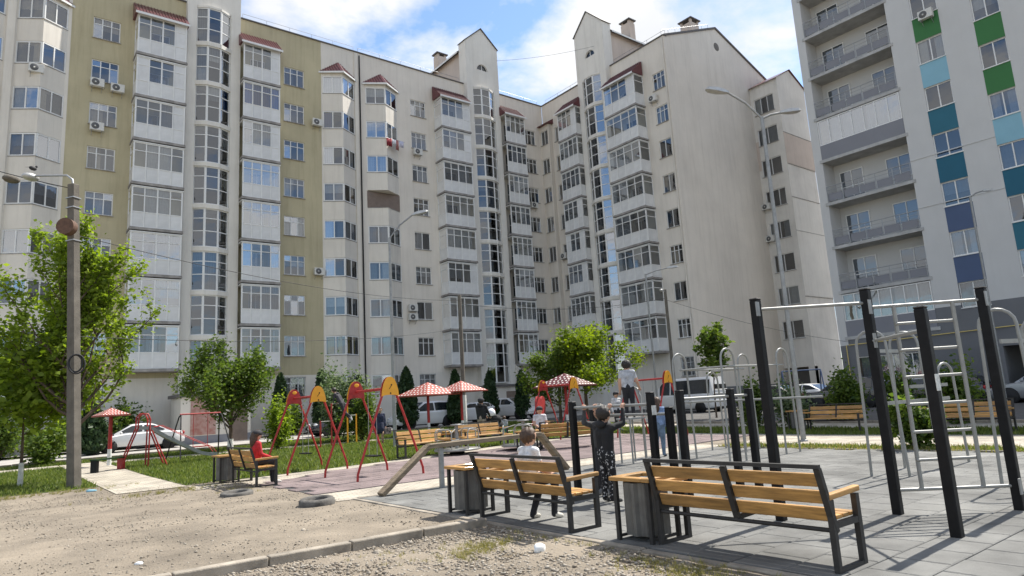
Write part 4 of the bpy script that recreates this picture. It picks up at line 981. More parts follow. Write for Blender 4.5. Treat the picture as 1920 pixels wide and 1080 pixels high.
for q in (la, lb): MB().tube((q.x, q.y, .28), (q.x, q.y, 2.5), .024, 10).build('ladder_rail', 'pipe_paint', t)
for i in range(6): z = .62 + .33 * i; MB().tube((la.x - .03, la.y, z), (lb.x + .03, lb.y, z), .019, 8).build('ladder_rung', 'pipe_paint', t)
MB().box(TP['J'][0] - .06, TP['J'][1] - .060, 1.45, TP['J'][0] + .035, TP['J'][1] - .053, 1.62).build('notice_plate', 'sign_white', t)
def hoop(t, x, y, h=2.5, w_=.42, ax=(1, 0), r=.024, z0=-.02):
    ax = Vector((*ax, 0)).normalized() * w_ / 2; P = []
    for i in range(9): a = math.pi * i / 8; P.append(Vector((x, y, h - w_ / 2)) - ax * math.cos(a) * 1 + Vector((0, 0, w_ / 2 * math.sin(a))))
    P = [Vector((x, y, z0)) - ax * 1.25] + P + [Vector((x, y, z0)) + ax * 1.25]
    MB().path(P, r, 8).build('hoop', 'pipe_paint', t)
t = thing('hoop_bars', 'grey steel hoop frames joined by long bars behind the pull-up posts', 'exercise bars', (0, 0, .02))
HB = [(13.2, 10.35), (13.2, 9.0), (15.4, 8.95)]
for x, y in HB: hoop(t, x, y, 2.52, .5)
hoop(t, 15.9, 12.0 - .6, 2.1, .5); hoop(t, 15.8, 10.3, 2.5, .5)
for (a, b) in ((HB[0], HB[1]), (HB[1], HB[2]), ((15.8, 10.3), (15.9, 11.4)), ((15.8, 10.3), (13.2, 10.35))):
    for dz in (2.12,): MB().tube((a[0], a[1], dz), (b[0], b[1], dz), .022, 8).build('crossbar', 'pipe_paint', t)
MB().tube((13.2, 10.35, 1.35), (13.2, 6.9, 1.35), .022, 8).build('crossbar', 'pipe_paint', t)
t = thing('hoop_bars', 'grey steel hoop frames behind the wall ladder at the right', 'exercise bars', (0, 0, .02))
for x, y, h in ((11.97, 5.28, 2.45), (13.28, 5.28, 2.45), (14.2, 5.0, 1.85), (11.6, 3.3, 2.52), (12.4, 3.0, 2.4)): hoop(t, x, y, h, .45, (.3, -1) if x < 14 else (1, -.2)); 
for a, b, z in (((11.97, 5.28), (13.28, 5.28), 2.1), ((11.6, 3.3), (12.4, 3.0), 2.05), ((13.28, 5.28), (14.2, 5.0), 1.45), ((11.97, 5.28), (14.2, 5.0), 1.2)): MB().beam((*a, z), (*b, z), .03, .06).build('flat_bar', 'pipe_paint', t)
t = thing('step_stand', 'grey steel step stand the boy in the grey shirt stands on', 'step stand', (12.3, 11.25, .02))
MB().box(-.28, -.22, 1.03, .28, .22, 1.07).build('platform', 'steel_grey', t)
for a in (-.24, .24):
    for b in (-.18, .18): MB().tube((a, b, 0), (a, b, 1.04), .022, 8).build('leg', 'pipe_paint', t)
MB().path([(.3, -.1, .0), (.3, -.1, 1.55), (.33, 0, 1.75), (.36, .14, 1.8), (.42, .3, 1.65)], .022, 8).build('hand_rail', 'pipe_paint', t)
# ---------------------------------------------------------------- polka-dot shelters
def shelter(label, x, y, s=1.0, h=2.1, dark=False):
    t = thing('shelter', label, 'shelter', at_g(x, y), R(12), 'red polka dot shelters'); r = 1.3 * s; ap = h + .72 * s
    cs = [(-r, -r), (r, -r), (r, r), (-r, r)]
    mb = MB(); 
    for i in range(4):
        a, b = cs[i], cs[(i + 1) % 4]
        mb.add([(*a, h), (*b, h), (0, 0, ap)], [(0, 1, 2)]); mb.add([(*a, h - .03), (*b, h - .03), (0, 0, ap - .06)], [(2, 1, 0)], 1)
        mb.quad((*a, h - .05), (*b, h - .05), (*b, h + .01), (*a, h + .01), 0)
    ro = mb.build('roof', ['polka_red' if not dark else 'roof_tile', 'old_wood'], t); d = MB()
    for i in range(4):
        a, b = Vector((*cs[i], h)), Vector((*cs[(i + 1) % 4], h)); c = Vector((0, 0, ap)); n = (b - a).cross(c - a).normalized()
        u = (b - a).normalized(); v = n.cross(u)
        for row in range(6):
            f = (row + .5) / 6.6; m = max(1, int(10 * (1 - f)))
            for q in range(m):
                p = a.lerp(b, (q + .5 + .25 * (row % 2)) / m * (1 - f) + f / 2) ; p = a.lerp(b, .5 + ((q + .5) / m - .5) * (1 - f)); p = p + (c - (a + b) / 2) * f + n * .006
                rr = .062 * s; d.add([p + (u * math.cos(k * math.pi / 4) + v * math.sin(k * math.pi / 4)) * rr for k in range(8)], [tuple(range(8))])
    o = d.build('roof_dots', 'polka_dot', ro); o['kind'] = 'stuff'
    MB().tube((0, 0, .65), (0, 0, ap - .1), .075, 10).build('post', 'red_paint', t); MB().tube((0, 0, -.1), (0, 0, .65), .078, 10).build('post_foot', 'white_paint', t)
shelter('left of two red polka dot shelters in front of the white SUV', 18.5, 31.2, .95)
shelter('right of two red polka dot shelters next to the concrete pole', 20.3, 30.7, .8, 2.2)
shelter('red polka dot shelter behind the leafy tree at the slide', 4.0, 31.9, .42, 2.0)
shelter('dark red polka dot shelter behind the middle swing set', 24.3, 26.7, .95, 2.15, True)
# ---------------------------------------------------------------- slide, black swing frame, green bench, heart seat
t = thing('slide', 'small metal playground slide with red ladder on the lawn', 'slide', at_g(4.5, 28.9)); r = .028
for dy in (-.25, .25):
    MB().tube((-.55, dy, 0), (0, dy, 1.5), r, 8).build('ladder_rail', 'red_paint', t)
    MB().path([(.35, dy * 1.1, 0), (.38, dy * 1.1, 1.75), (.30, dy * 1.1, 1.95), (.12, dy * 1.1, 1.98), (0, dy * 1.1, 1.85), (-.02, dy, 1.5)], r, 8).build('frame', 'red_paint', t)
    MB().tube((1.0, dy * 1.2, -.02), (.45, dy, 1.35), r, 8).build('leg', 'red_paint', t)
    MB().path([(.55, dy, 1.45), (.8, dy, 1.5), (2.6, dy, .55), (2.75, dy, .35)], .014, 6).build('hand_rail', 'red_paint', t)
for i in range(4): MB().tube((-.44 + .13 * i, -.25, .3 + .36 * i), (-.44 + .13 * i, .25, .3 + .36 * i), .018, 6).build('rung', 'red_paint', t)
mb = MB(); S = [(0, 1.42), (.45, 1.38), (1.0, 1.0), (2.2, .32), (2.5, .24), (2.8, .22)]
for i in range(len(S) - 1):
    (x0, z0), (x1, z1) = S[i], S[i + 1]
    mb.add([(x0, -.22, z0), (x1, -.22, z1), (x1, .22, z1), (x0, .22, z0)], [(0, 1, 2, 3)], 0)
    for s in (-1, 1): mb.beam((x0, s * .235, z0 + .04), (x1, s * .235, z1 + .04), .03, .12, mi=1)
mb.build('chute', ['white_paint', 'steel_grey'], t); MB().tube((2.7, -.2, 0), (2.7, -.2, .22), .02, 6).tube((2.7, .2, 0), (2.7, .2, .22), .02, 6).build('foot', 'dark_plastic', t)
t = thing('a_frame_swing', 'old black A-frame swing with red crossbar behind the slide', 'swing frame', at_g(7.2, 31.0), R(10))
for s in (-1, 1):
    for q in (-1, 1): MB().path([(s * .85 + .25 * s, q * .75, 0), (s * .85, q * .1, 1.75), (s * .8, 0, 1.84)], .028, 8).build('leg', 'dark_plastic', t)
MB().tube((-.85, 0, 1.85), (.85, 0, 1.85), .03, 8).build('top_bar', 'red_paint', t)
for q in (-.3, .3): MB().tube((q, 0, .5), (q, 0, 1.83), .012, 6).build('hanger', 'red_paint', t)
MB().box(-.36, -.16, .46, .36, .16, .5).build('seat', 'red_paint', t)
t = thing('small_bench', 'small dark green bench with red legs by the slide ladder', 'bench', at_g(3.55, 28.5), R(35))
MB().box(-.62, -.16, .42, .62, .16, .47).build('seat', 'leaf_thuja', t)
for x in (-.55, .55): MB().box(x - .05, -.14, 0, x + .05, .14, .42).build('leg', 'red_paint' if x > 0 else 'black_paint', t)
t = thing('heart_seat', 'big red heart-shaped photo seat with flowers at its side', 'heart seat', at_g(21.9, 26.0), R(35)); P = []
for i in range(36):
    a = 2 * math.pi * i / 36; P.append((.055 * 16 * math.sin(a) ** 3, .055 * (13 * math.cos(a) - 5 * math.cos(2 * a) - 2 * math.cos(3 * a) - math.cos(4 * a)) + 1.05))
n = 36; MB().add([(x, -.05, z) for x, z in P] + [(x, .05, z) for x, z in P], [tuple(range(n)), tuple(range(2 * n - 1, n - 1, -1))] + [(i, n + i, n + (i + 1) % n, (i + 1) % n) for i in range(n)]).build('heart', 'red_paint', t)
MB().box(-.7, -.5, .38, .7, -.05, .45).box(-.62, -.45, 0, -.54, -.1, .38).box(.54, -.45, 0, .62, -.1, .38).build('seat', 'wood_slat', t)
# ---------------------------------------------------------------- horizontal bars on the lawn
t = thing('horizontal_bars', 'horizontal bars with red and yellow posts on the lawn behind the swings', 'horizontal bars', at_g(13.0, 30.0), R(30))
for x, h, m in ((-1.4, 1.2, 'red_paint'), (-.6, 1.95, 'red_paint'), (.6, 1.95, 'yellow_plastic'), (1.3, 1.4, 'yellow_plastic')): MB().tube((x, 0, 0), (x, 0, h), .035, 8).build('post', m, t)
for a, b, z in ((-1.4, -.6, 1.15), (-.6, .6, 1.92), (.6, 1.3, 1.35)): MB().tube((a, 0, z), (b, 0, z), .02, 8).build('crossbar', 'pipe_paint', t)
t = thing('a_frame_swing', 'blue steel swing frame standing in front of the gap between buildings', 'swing frame', at_g(40.6, 22.4), R(-50))
for s in (-1, 1):
    for q in (-1, 1): MB().path([(s * 1.15, q * .8, 0), (s * 1.15, q * .12, 2.15), (s * 1.15, 0, 2.3)], .04, 8).build('leg', 'p_navy', t)
MB().tube((-1.15, 0, 2.3), (1.15, 0, 2.3), .04, 8).build('top_bar', 'p_navy', t)
# ---------------------------------------------------------------- tyres and litter on the dirt
def old_tyre(label, x, y, r, h):
    o = MB().lathe([(r * .55, .02), (r * .6, h * .85), (r * .72, h), (r * .9, h * .97), (r, h * .8), (r * 1.01, h * .3), (r * .98, 0), (r * .6, -.02), (r * .55, .02)], 36).build('old_tyre', 'old_tyre', None, (x, y, -.03))
    tag(o, label, 'tyre', 'half-buried old tyres'); o.rotation_euler = (R(3), R(-2), 0)
old_tyre('old tyre half sunk in the dirt near the girl\'s bench', 4.3, 15.3, .33, .13); old_tyre('larger old tyre lying on dirt by the tile corner', 4.75, 12.0, .31, .17)
def lump(name, label, cat, x, y, s, m, sc=(1, .7, .5)):
    mb = MB().ball((0, 0, s * sc[2] * .6), s, 10, 0, sc); mb.v = [(a * (1 + .25 * math.sin(7 * a / s + 3 * b / s)), b * (1 + .2 * math.sin(5 * c / s + 2)), c) for a, b, c in mb.v]
    return tag(mb.build(name, m, None, (x, y, 0), random.random() * 6), label, cat)
lump('plastic_bag', 'crumpled white plastic bag on gravel at the bottom edge', 'plastic bag', 2.95, 5.95, .11, 'rubbish', (1.2, .6, .35)); lump('stone', 'pale round stone beside the tile kerb', 'stone', 4.78, 5.85, .07, 'rubbish', (1.1, .9, .9))
lump('stone', 'pale stone on gravel right of the kerb end', 'stone', 3.6, 7.3, .06, 'stone'); lump('stone', 'grey stone lying alone on the open dirt', 'stone', 3.6, 9.6, .055, 'stone'); lump('stone', 'white stone on dirt left of the kerb', 'stone', 1.5, 9.2, .05, 'rubbish')
lump('plastic_bottle', 'pale blue plastic bottle on grass at the concrete pole', 'bottle', 2.2, 20.6, .1, 'p_lblue', (1.2, .4, .4))
o = MB().path([(.02, 9.02, .02), (.16, 9.0, .05), (.32, 9.05, .03), (.46, 9.12, .015)], [.018, .026, .022, .008], 7).build('yellow_strap', 'p_yellow'); tag(o, 'bright yellow strip of plastic on dirt at the left edge', 'plastic strip')
# ---------------------------------------------------------------- lamps, poles, wires
def street_lamp(label, x, y, h, arms, r=.085, m='lamp_head', thick=.055):
    t = thing('street_lamp', label, 'street lamp', at_g(x, y), 0)
    MB().path([(0, 0, -.1), (0, 0, h * .55), (0, 0, h)], [r, r * .8, thick], 12).build('pole', 'steel_grey', t)
    MB().lathe([(r * 1.5, 0), (r * 1.5, .05), (r, .06)], 12).build('base_flange', 'steel_grey', t)
    for (dx, dy, up, hl) in arms:
        d = Vector((dx, dy, 0)); e = Vector((0, 0, h)) + d + Vector((0, 0, up))
        MB().path([(0, 0, h - .05), Vector((0, 0, h)) + d * .45 + Vector((0, 0, up * .55)), e], .035, 8).build('arm', 'steel_grey', t)
        u = d.normalized(); s = Vector((-u.y, u.x, 0)); z = Vector((0, 0, 1)); k = hl
        vs = []
        for f, wd, zt, zb in ((-.05, .05, .05, -.02), (.12, .10, .09, -.04), (.35, .15, .10, -.05), (.62, .14, .07, -.045), (.72, .06, .03, -.02)):
            c = e + (u + z * (up / d.length * .25)) * f * k; vs += [c - s * wd * k + z * zb * k, c + s * wd * k + z * zb * k, c + s * wd * .7 * k + z * zt * k, c - s * wd * .7 * k + z * zt * k]
        fs = [(4 * i + j, 4 * i + (j + 1) % 4, 4 * i + 4 + (j + 1) % 4, 4 * i + 4 + j) for i in range(4) for j in range(4)] + [(3, 2, 1, 0), (16, 17, 18, 19)]
        MB().add(vs, fs, 0, False).build('lamp_head', m, t)
    return t
street_lamp('tall double-armed street lamp rising in front of the gable wall', 18.84, 10.59, 10.05, ((-.78, .61, .9, .95), (.5, -.4, .12, .85)), .08)
street_lamp('single-armed grey street lamp standing among the shelters', 13.54, 25.63, 9.0, ((.95, -.45, 1.05, .95),), .085)
street_lamp('slim street lamp in front of the wing balconies', 29.64, 25.0, 8.3, ((.9, -.9, .25, .85),), .06)
street_lamp('slim street lamp beside the colour panels of the tower block', 39.5, 11.4, 10.6, ((.8, -.4, .3, .8),), .07)
def conc_pole(label, x, y, h, w_=.22):
    t = thing('concrete_pole', label, 'pole', at_g(x, y), R(38))
    o = MB().add([(-w_ / 2, -w_ / 2, -.2), (w_ / 2, -w_ / 2, -.2), (w_ / 2, w_ / 2, -.2), (-w_ / 2, w_ / 2, -.2), (-w_ * .42, -w_ * .42, h), (w_ * .42, -w_ * .42, h), (w_ * .42, w_ * .42, h), (-w_ * .42, w_ * .42, h)],
        [(4, 5, 6, 7), (0, 1, 5, 4), (1, 2, 6, 5), (2, 3, 7, 6), (3, 0, 4, 7)]).build('shaft', 'concrete', t); bevel(o, .02, 1)
    return t
t = conc_pole('old concrete pole with round speaker and cable coil beside the left tree', 2.0, 22.4, 8.75, .27); px, py = 2.0, 22.4
Mi = Matrix.Rotation(-R(38), 4, 'Z'); t.rotation_mode = 'QUATERNION'; t.rotation_quaternion = Vector((0, 0, 1)).rotation_difference(Vector((-.043, .034, 1))) @ Matrix.Rotation(R(38), 3, 'Z').to_quaternion()
def loc_path(pts, r, n, nm, m): MB().path([Mi @ Vector(p) for p in pts], r, n).build(nm, m, t)
loc_path([(.0, 0, 8.55), (-.02, .02, 8.9), (-.15, .12, 9.05), (-.5, .4, 9.1), (-.95, .75, 9.15)], .03, 8, 'lamp_arm', 'rail_grey')
for k, (ax, ay) in enumerate(((-1.0, .8), (-1.45, 1.15))):
    c = Mi @ Vector((ax, ay, 9.13)); MB().ball(c, .26, 12, 0, (1, .62, .45)).build('lamp_head', 'lamp_head' if k == 0 else 'concrete', t)
c = Mi @ Vector((-.12, -.18, 7.35)); u = Mi @ Vector((-.5, -.8, 0)); MB().tube(c, c + u * .25, .24, 20).build('loudspeaker', 'rust', t)
loc_path([(.16 * math.cos(a * .33) + .02, -.28, 3.4 + .24 * math.sin(a * .33)) for a in range(60)], .026, 6, 'cable_coil', 'cable'); loc_path([(.2 * math.cos(a * .33) + .04, -.31 + .012 * math.sin(a), 3.38 + .27 * math.sin(a * .33)) for a in range(58)], .022, 6, 'cable_coil', 'cable')
for z in (8.3, 8.0, 7.0): MB().box(-.14, -.14, z, .14, .14, z + .03).build('strap', 'rail_grey', t)
o = MB().ball((0, 0, .07), .075, 10, 0, (1.5, .8, .9)).ball((.1, 0, .15), .035, 8).add([(-.1, -.03, .08), (-.1, .03, .08), (-.22, .02, .04), (-.22, -.02, .04)], [(0, 1, 2, 3)]).build('pigeon', 'cable', None, (2.0 - .95 - .40, 22.4 + .75 + .31, 9.24), R(30)); tag(o, 'dark pigeon perched on the old lamp at the top of the pole', 'bird')
t = conc_pole('grey concrete pole with white painted foot behind the shelters', 22.2, 33.3, 8.0); MB().box(-.115, -.115, -.1, .115, .115, 2.0).build('painted_foot', 'whitewash', t)
t = conc_pole('concrete pole with small lamp in front of the wing', 32.0, 25.6, 7.6, .2); MB().path([(0, 0, 7.4), (-.4, .1, 7.55), (-.7, .2, 7.5)], .025, 6).build('lamp_arm', 'rail_grey', t); MB().ball((-.8, .22, 7.45), .16, 10, 0, (1, .7, .5)).build('lamp_head', 'lamp_head', t)
def wire(label, p, q, sag, r=.012):
    p, q = Vector(p), Vector(q); pts = [p.lerp(q, i / 14) - Vector((0, 0, sag * 4 * (i / 14) * (1 - i / 14))) for i in range(15)]
    tag(MB().path(pts, r, 4).build('overhead_wire', 'cable'), label, 'wire', 'overhead wires')
wire('overhead wire from the old concrete pole up past the left bay windows', (1.63, 22.7, 8.6), (-6, 31, 13.5), .4, .016)
wire('upper overhead wire running from left pole to the pole behind shelters', (1.69, 22.65, 7.2), (22.2, 33.3, 7.9), .5); wire('lower overhead wire running from left pole to the pole behind shelters', (1.82, 22.54, 4.2), (22.2, 33.3, 6.2), .4)
wire('overhead wire between the two far concrete poles', (22.2, 33.3, 7.7), (32.0, 25.6, 7.3), .5); wire('overhead wire from the far pole towards the grey tower block', (32.0, 25.6, 7.2), (43.6, 20.5, 4.2), .3)
wire('thin cable strung between the two gabled stair towers', (36.6, 46.7, 34.0), (42.3, 39.2, 33.6), .25)
# ---------------------------------------------------------------- vehicles
def interp(T, x):
    for i in range(len(T) - 1):
        if x <= T[i + 1][0]: f = (x - T[i][0]) / (T[i + 1][0] - T[i][0]); return tuple(a + (b - a) * f for a, b in zip(T[i][1:], T[i + 1][1:]))
    return T[-1][1:]
def car(name, label, x, y, rz, paint, L=4.5, W=1.76, H=1.46, kind='sedan', wheel=.31):
    """local: x forward from rear (0) to front (L)"""
    t = thing(name, label, 'car' if kind != 'van' else 'van', at_g(x, y, .02), R(rz)); w2 = W / 2
    if kind == 'sedan': belt = [(0, .62), (.1, .92), (1.0, .98), (2.9, .95), (3.9, .80), (4.35, .66), (4.5, .5)]; roof = [(.75, .98), (1.55, H - .06), (2.0, H), (2.6, H - .03), (3.45, .95)]; win = (1.05, 3.1, 2.08)
    elif kind == 'suv': belt = [(0, .7), (.06, 1.02), (.3, 1.06), (3.0, 1.04), (3.95, .95), (4.4, .75), (4.5, .55)]; roof = [(.1, 1.06), (.55, H - .05), (1.3, H), (2.4, H - .03), (3.35, 1.04)]; win = (.55, 3.0, 1.75)
    else: belt = [(0, .7), (.04, 1.15), (3.4, 1.15), (3.75, 1.1), (4.3, .92), (4.5, .6)]; roof = [(.03, 1.15), (.12, H - .05), (.4, H), (3.0, H), (3.25, H - .1), (3.85, 1.1)]; win = (.25, 3.4, 2.7)
    sx = L / 4.5; belt = [(a * sx, b) for a, b in belt]; roof = [(a * sx, b) for a, b in roof]; win = tuple(a * sx for a in win)
    N_ = 26; mb = MB(); vs = []; zb = .22
    for i in range(N_ + 1):
        xx = L * i / N_; zt = interp(belt, xx)[0]; e = min(xx, L - xx) / .55; ww = w2 * (1 if e > 1 else .80 + .20 * math.sin(e * math.pi / 2))
        zl = zb + (.12 * (1 - min(1, min(xx, L - xx) / .35)))
        for yy, z in ((-ww * .86, zl), (-ww * .985, zl + .14), (-ww, (zl + zt) * .52), (-ww * .975, zt - .06), (-ww * .90, zt), (ww * .90, zt), (ww * .975, zt - .06), (ww, (zl + zt) * .52), (ww * .985, zl + .14), (ww * .86, zl)): vs.append((xx, yy, z))
    n = 10; fs = [(i * n + j, (i + 1) * n + j, (i + 1) * n + (j + 1) % n, i * n + (j + 1) % n) for i in range(N_) for j in range(n)]
    mb.add(vs, fs, 0, True); mb.add(vs[:n], [tuple(range(n))]); mb.add(vs[-n:], [tuple(range(n - 1, -1, -1))])
    rx0, rx1 = roof[0][0], roof[-1][0]; vs = []; M_ = 18
    def half(z, zt0): return w2 * (.90 - .20 * max(0, (z - zt0)) / (H - zt0))
    for i in range(M_ + 1):
        xx = rx0 + (rx1 - rx0) * i / M_; zr = interp(roof, xx)[0]; z0 = interp(belt, xx)[0] - .02
        for f in (0, .5, .88, 1): z = z0 + (zr - z0) * f; hw = half(z, z0) * (1 if f < 1 else .88); vs.append((xx, -hw, z))
        for f in (1, .88, .5, 0): z = z0 + (zr - z0) * f; hw = half(z, z0) * (1 if f < 1 else .88); vs.append((xx, hw, z))
    n = 8; mb.add(vs, [(i * n + j, (i + 1) * n + j, (i + 1) * n + j + 1, i * n + j + 1) for i in range(M_) for j in range(n - 1)], 0, True)
    body = mb.build('body', paint, t); body.data.set_sharp_from_angle(angle=R(40))
    def glassq(xa, xb, nm='side_window'):
        for s in (-1, 1):
            g = MB(); k = 6; v = []
            for i in range(k + 1):
                xx = xa + (xb - xa) * i / k; z0 = interp(belt, xx)[0]; zr = interp(roof, xx)[0]; lo, hi = z0 + .05, z0 + (zr - z0) * .88 - .03
                hi = max(hi, lo + .01)
                for z in (lo, (lo + hi) / 2, hi): v.append((xx, s * (half(z, z0) + .012), z))
            g.add(v, [(3 * i + j, 3 * i + 3 + j, 3 * i + 4 + j, 3 * i + 1 + j) for i in range(k) for j in range(2)], 0, True); g.build(nm, 'car_glass', t)
    a, b, c = win; glassq(a, c - .05); glassq(c + .05, b)
    if kind == 'van': pass
    if kind != 'sedan' and kind != 'van': glassq(roof[0][0] + .22, a - .06)
    for (xa, xb, nm) in ((roof[-1][0] - .03, roof[-2][0] + .06, 'windscreen'), (roof[0][0] + .03, roof[1][0] - .05, 'rear_window')):
        v = []
        for xx in (xa, xb):
            zr = interp(roof, xx)[0] + .012; z0 = interp(belt, xx)[0]; hw = half(zr, z0) * .84; v += [(xx, -hw, zr), (xx, hw, zr)]
        dx = .012 if nm == 'windscreen' else -.012
        MB().add([(q[0] + dx, q[1], q[2]) for q in v], [(0, 1, 3, 2)]).build(nm, 'car_glass', t)
    for xx in (.82 * sx, L - .86 * sx):
        for s in (-1, 1):
            r = wheel; c0 = (xx, s * (w2 - .1), r - .02)
            ar = MB().lathe([(0, s * .085), (r * 1.14, s * .085), (r * 1.14, s * -.05)], 24, 0, 'y', (xx, s * (w2 - .075), r)).build('wheel_arch', 'dark_plastic', t)
            w_ = MB().lathe([(r * .62, s * .10), (r * .9, s * .115), (r, s * .07), (r, -s * .1), (r * .6, -s * .1)], 24, 0, 'y', c0).build('wheel', 'tyre', t)
            rm = MB().lathe([(0, s * .085), (r * .2, s * .09)], 12, 0, 'y', c0)
            for q in range(5): an = q * 2 * math.pi / 5 + .3; rm.beam((c0[0], c0[1] + s * .085, c0[2]), (c0[0] + r * .62 * math.cos(an), c0[1] + s * .09, c0[2] + r * .62 * math.sin(an)), r * .2, .03, (0, 1, 0))
            rm.lathe([(r * .52, s * .095), (r * .64, s * .10)], 24, 0, 'y', c0).build('rim', 'alloy', w_)
    zl = .68 if kind != 'van' else .8
    for s in (-1, 1):
        MB().ball((L - .16, s * w2 * .66, zl), .14, 10, 0, (.8, 1.4, .6)).build('headlight', 'lamp_clear', t)
        MB().ball((.08, s * w2 * .72, zl + .14), .13, 10, 0, (.6, 1.2, .9)).build('tail_light', 'lamp_red', t)
        MB().ball((win[1] + .05, s * (w2 + .07), interp(belt, win[1])[0] + .06), .1, 8, 0, (.7, .8, .7)).build('mirror', paint, t)
        for xh in (win[0] + .35, win[2] + .3): MB().box(xh, s * w2 * .985 - .012, .80, xh + .17, s * w2 * .985 + .016, .825).build('door_handle', paint, t)
    MB().box(L - .05, -.26, .42, L + .012, .26, .53).build('number_plate', 'sign_white', t); MB().box(-.012, -.26, .62, .06, .26, .73).build('number_plate', 'sign_white', t)
    MB().box(.1, -w2 * .9, .20, L - .12, w2 * .9, .27).build('sill', 'dark_plastic', t)
    return t
car('parked_car', 'white sedan parked by the left entrance with rear to the right', 9.0, 43.0, 180, 'car_white', 4.6)
car('parked_car', 'white SUV parked behind the red shelters', 25.0, 39.2, 180, 'car_white', 4.5, 1.85, 1.72, 'suv', .36)
car('parked_car', 'old boxy white estate car behind the man in black', 28.6, 39.6, 180, 'car_white', 4.1, 1.65, 1.45, 'suv', .29)
car('parked_car', 'white car parked at the middle entrance beside a thuja', 31.3, 43.2, -80, 'car_white', 4.5, 1.8, 1.6, 'suv', .34)
car('parked_car', 'dark car half hidden by bushes below the yellow wall', 20.0, 40.5, 180, 'car_black', 4.4)
car('parked_van', 'white minibus van parked along the wing under the street lamp', 37.0, 25.9, 92, 'car_white', 5.6, 2.0, 2.25, 'van', .34)
car('parked_car', 'black car left of the double street lamp, near the gable', 37.9, 20.6, 92, 'car_cover', 4.4, 1.8, 1.5)
car('parked_car', 'white sedan in the gap between the two buildings', 43.9, 21.9, 82, 'car_white', 4.5, 1.78, 1.42)
car('parked_car', 'black SUV behind the bench by the lamp post', 38.9, 16.6, 95, 'car_black', 4.5, 1.85, 1.7, 'suv', .36)
car('parked_car', 'black hatchback parked before the tower block porch', 40.2, 12.2, 92, 'car_black', 4.2, 1.76, 1.5, 'suv', .31)
car('parked_car', 'silver grey SUV parked at the tower block on the far right', 40.6, 7.6, 93, 'car_grey', 4.6, 1.9, 1.75, 'suv', .37)
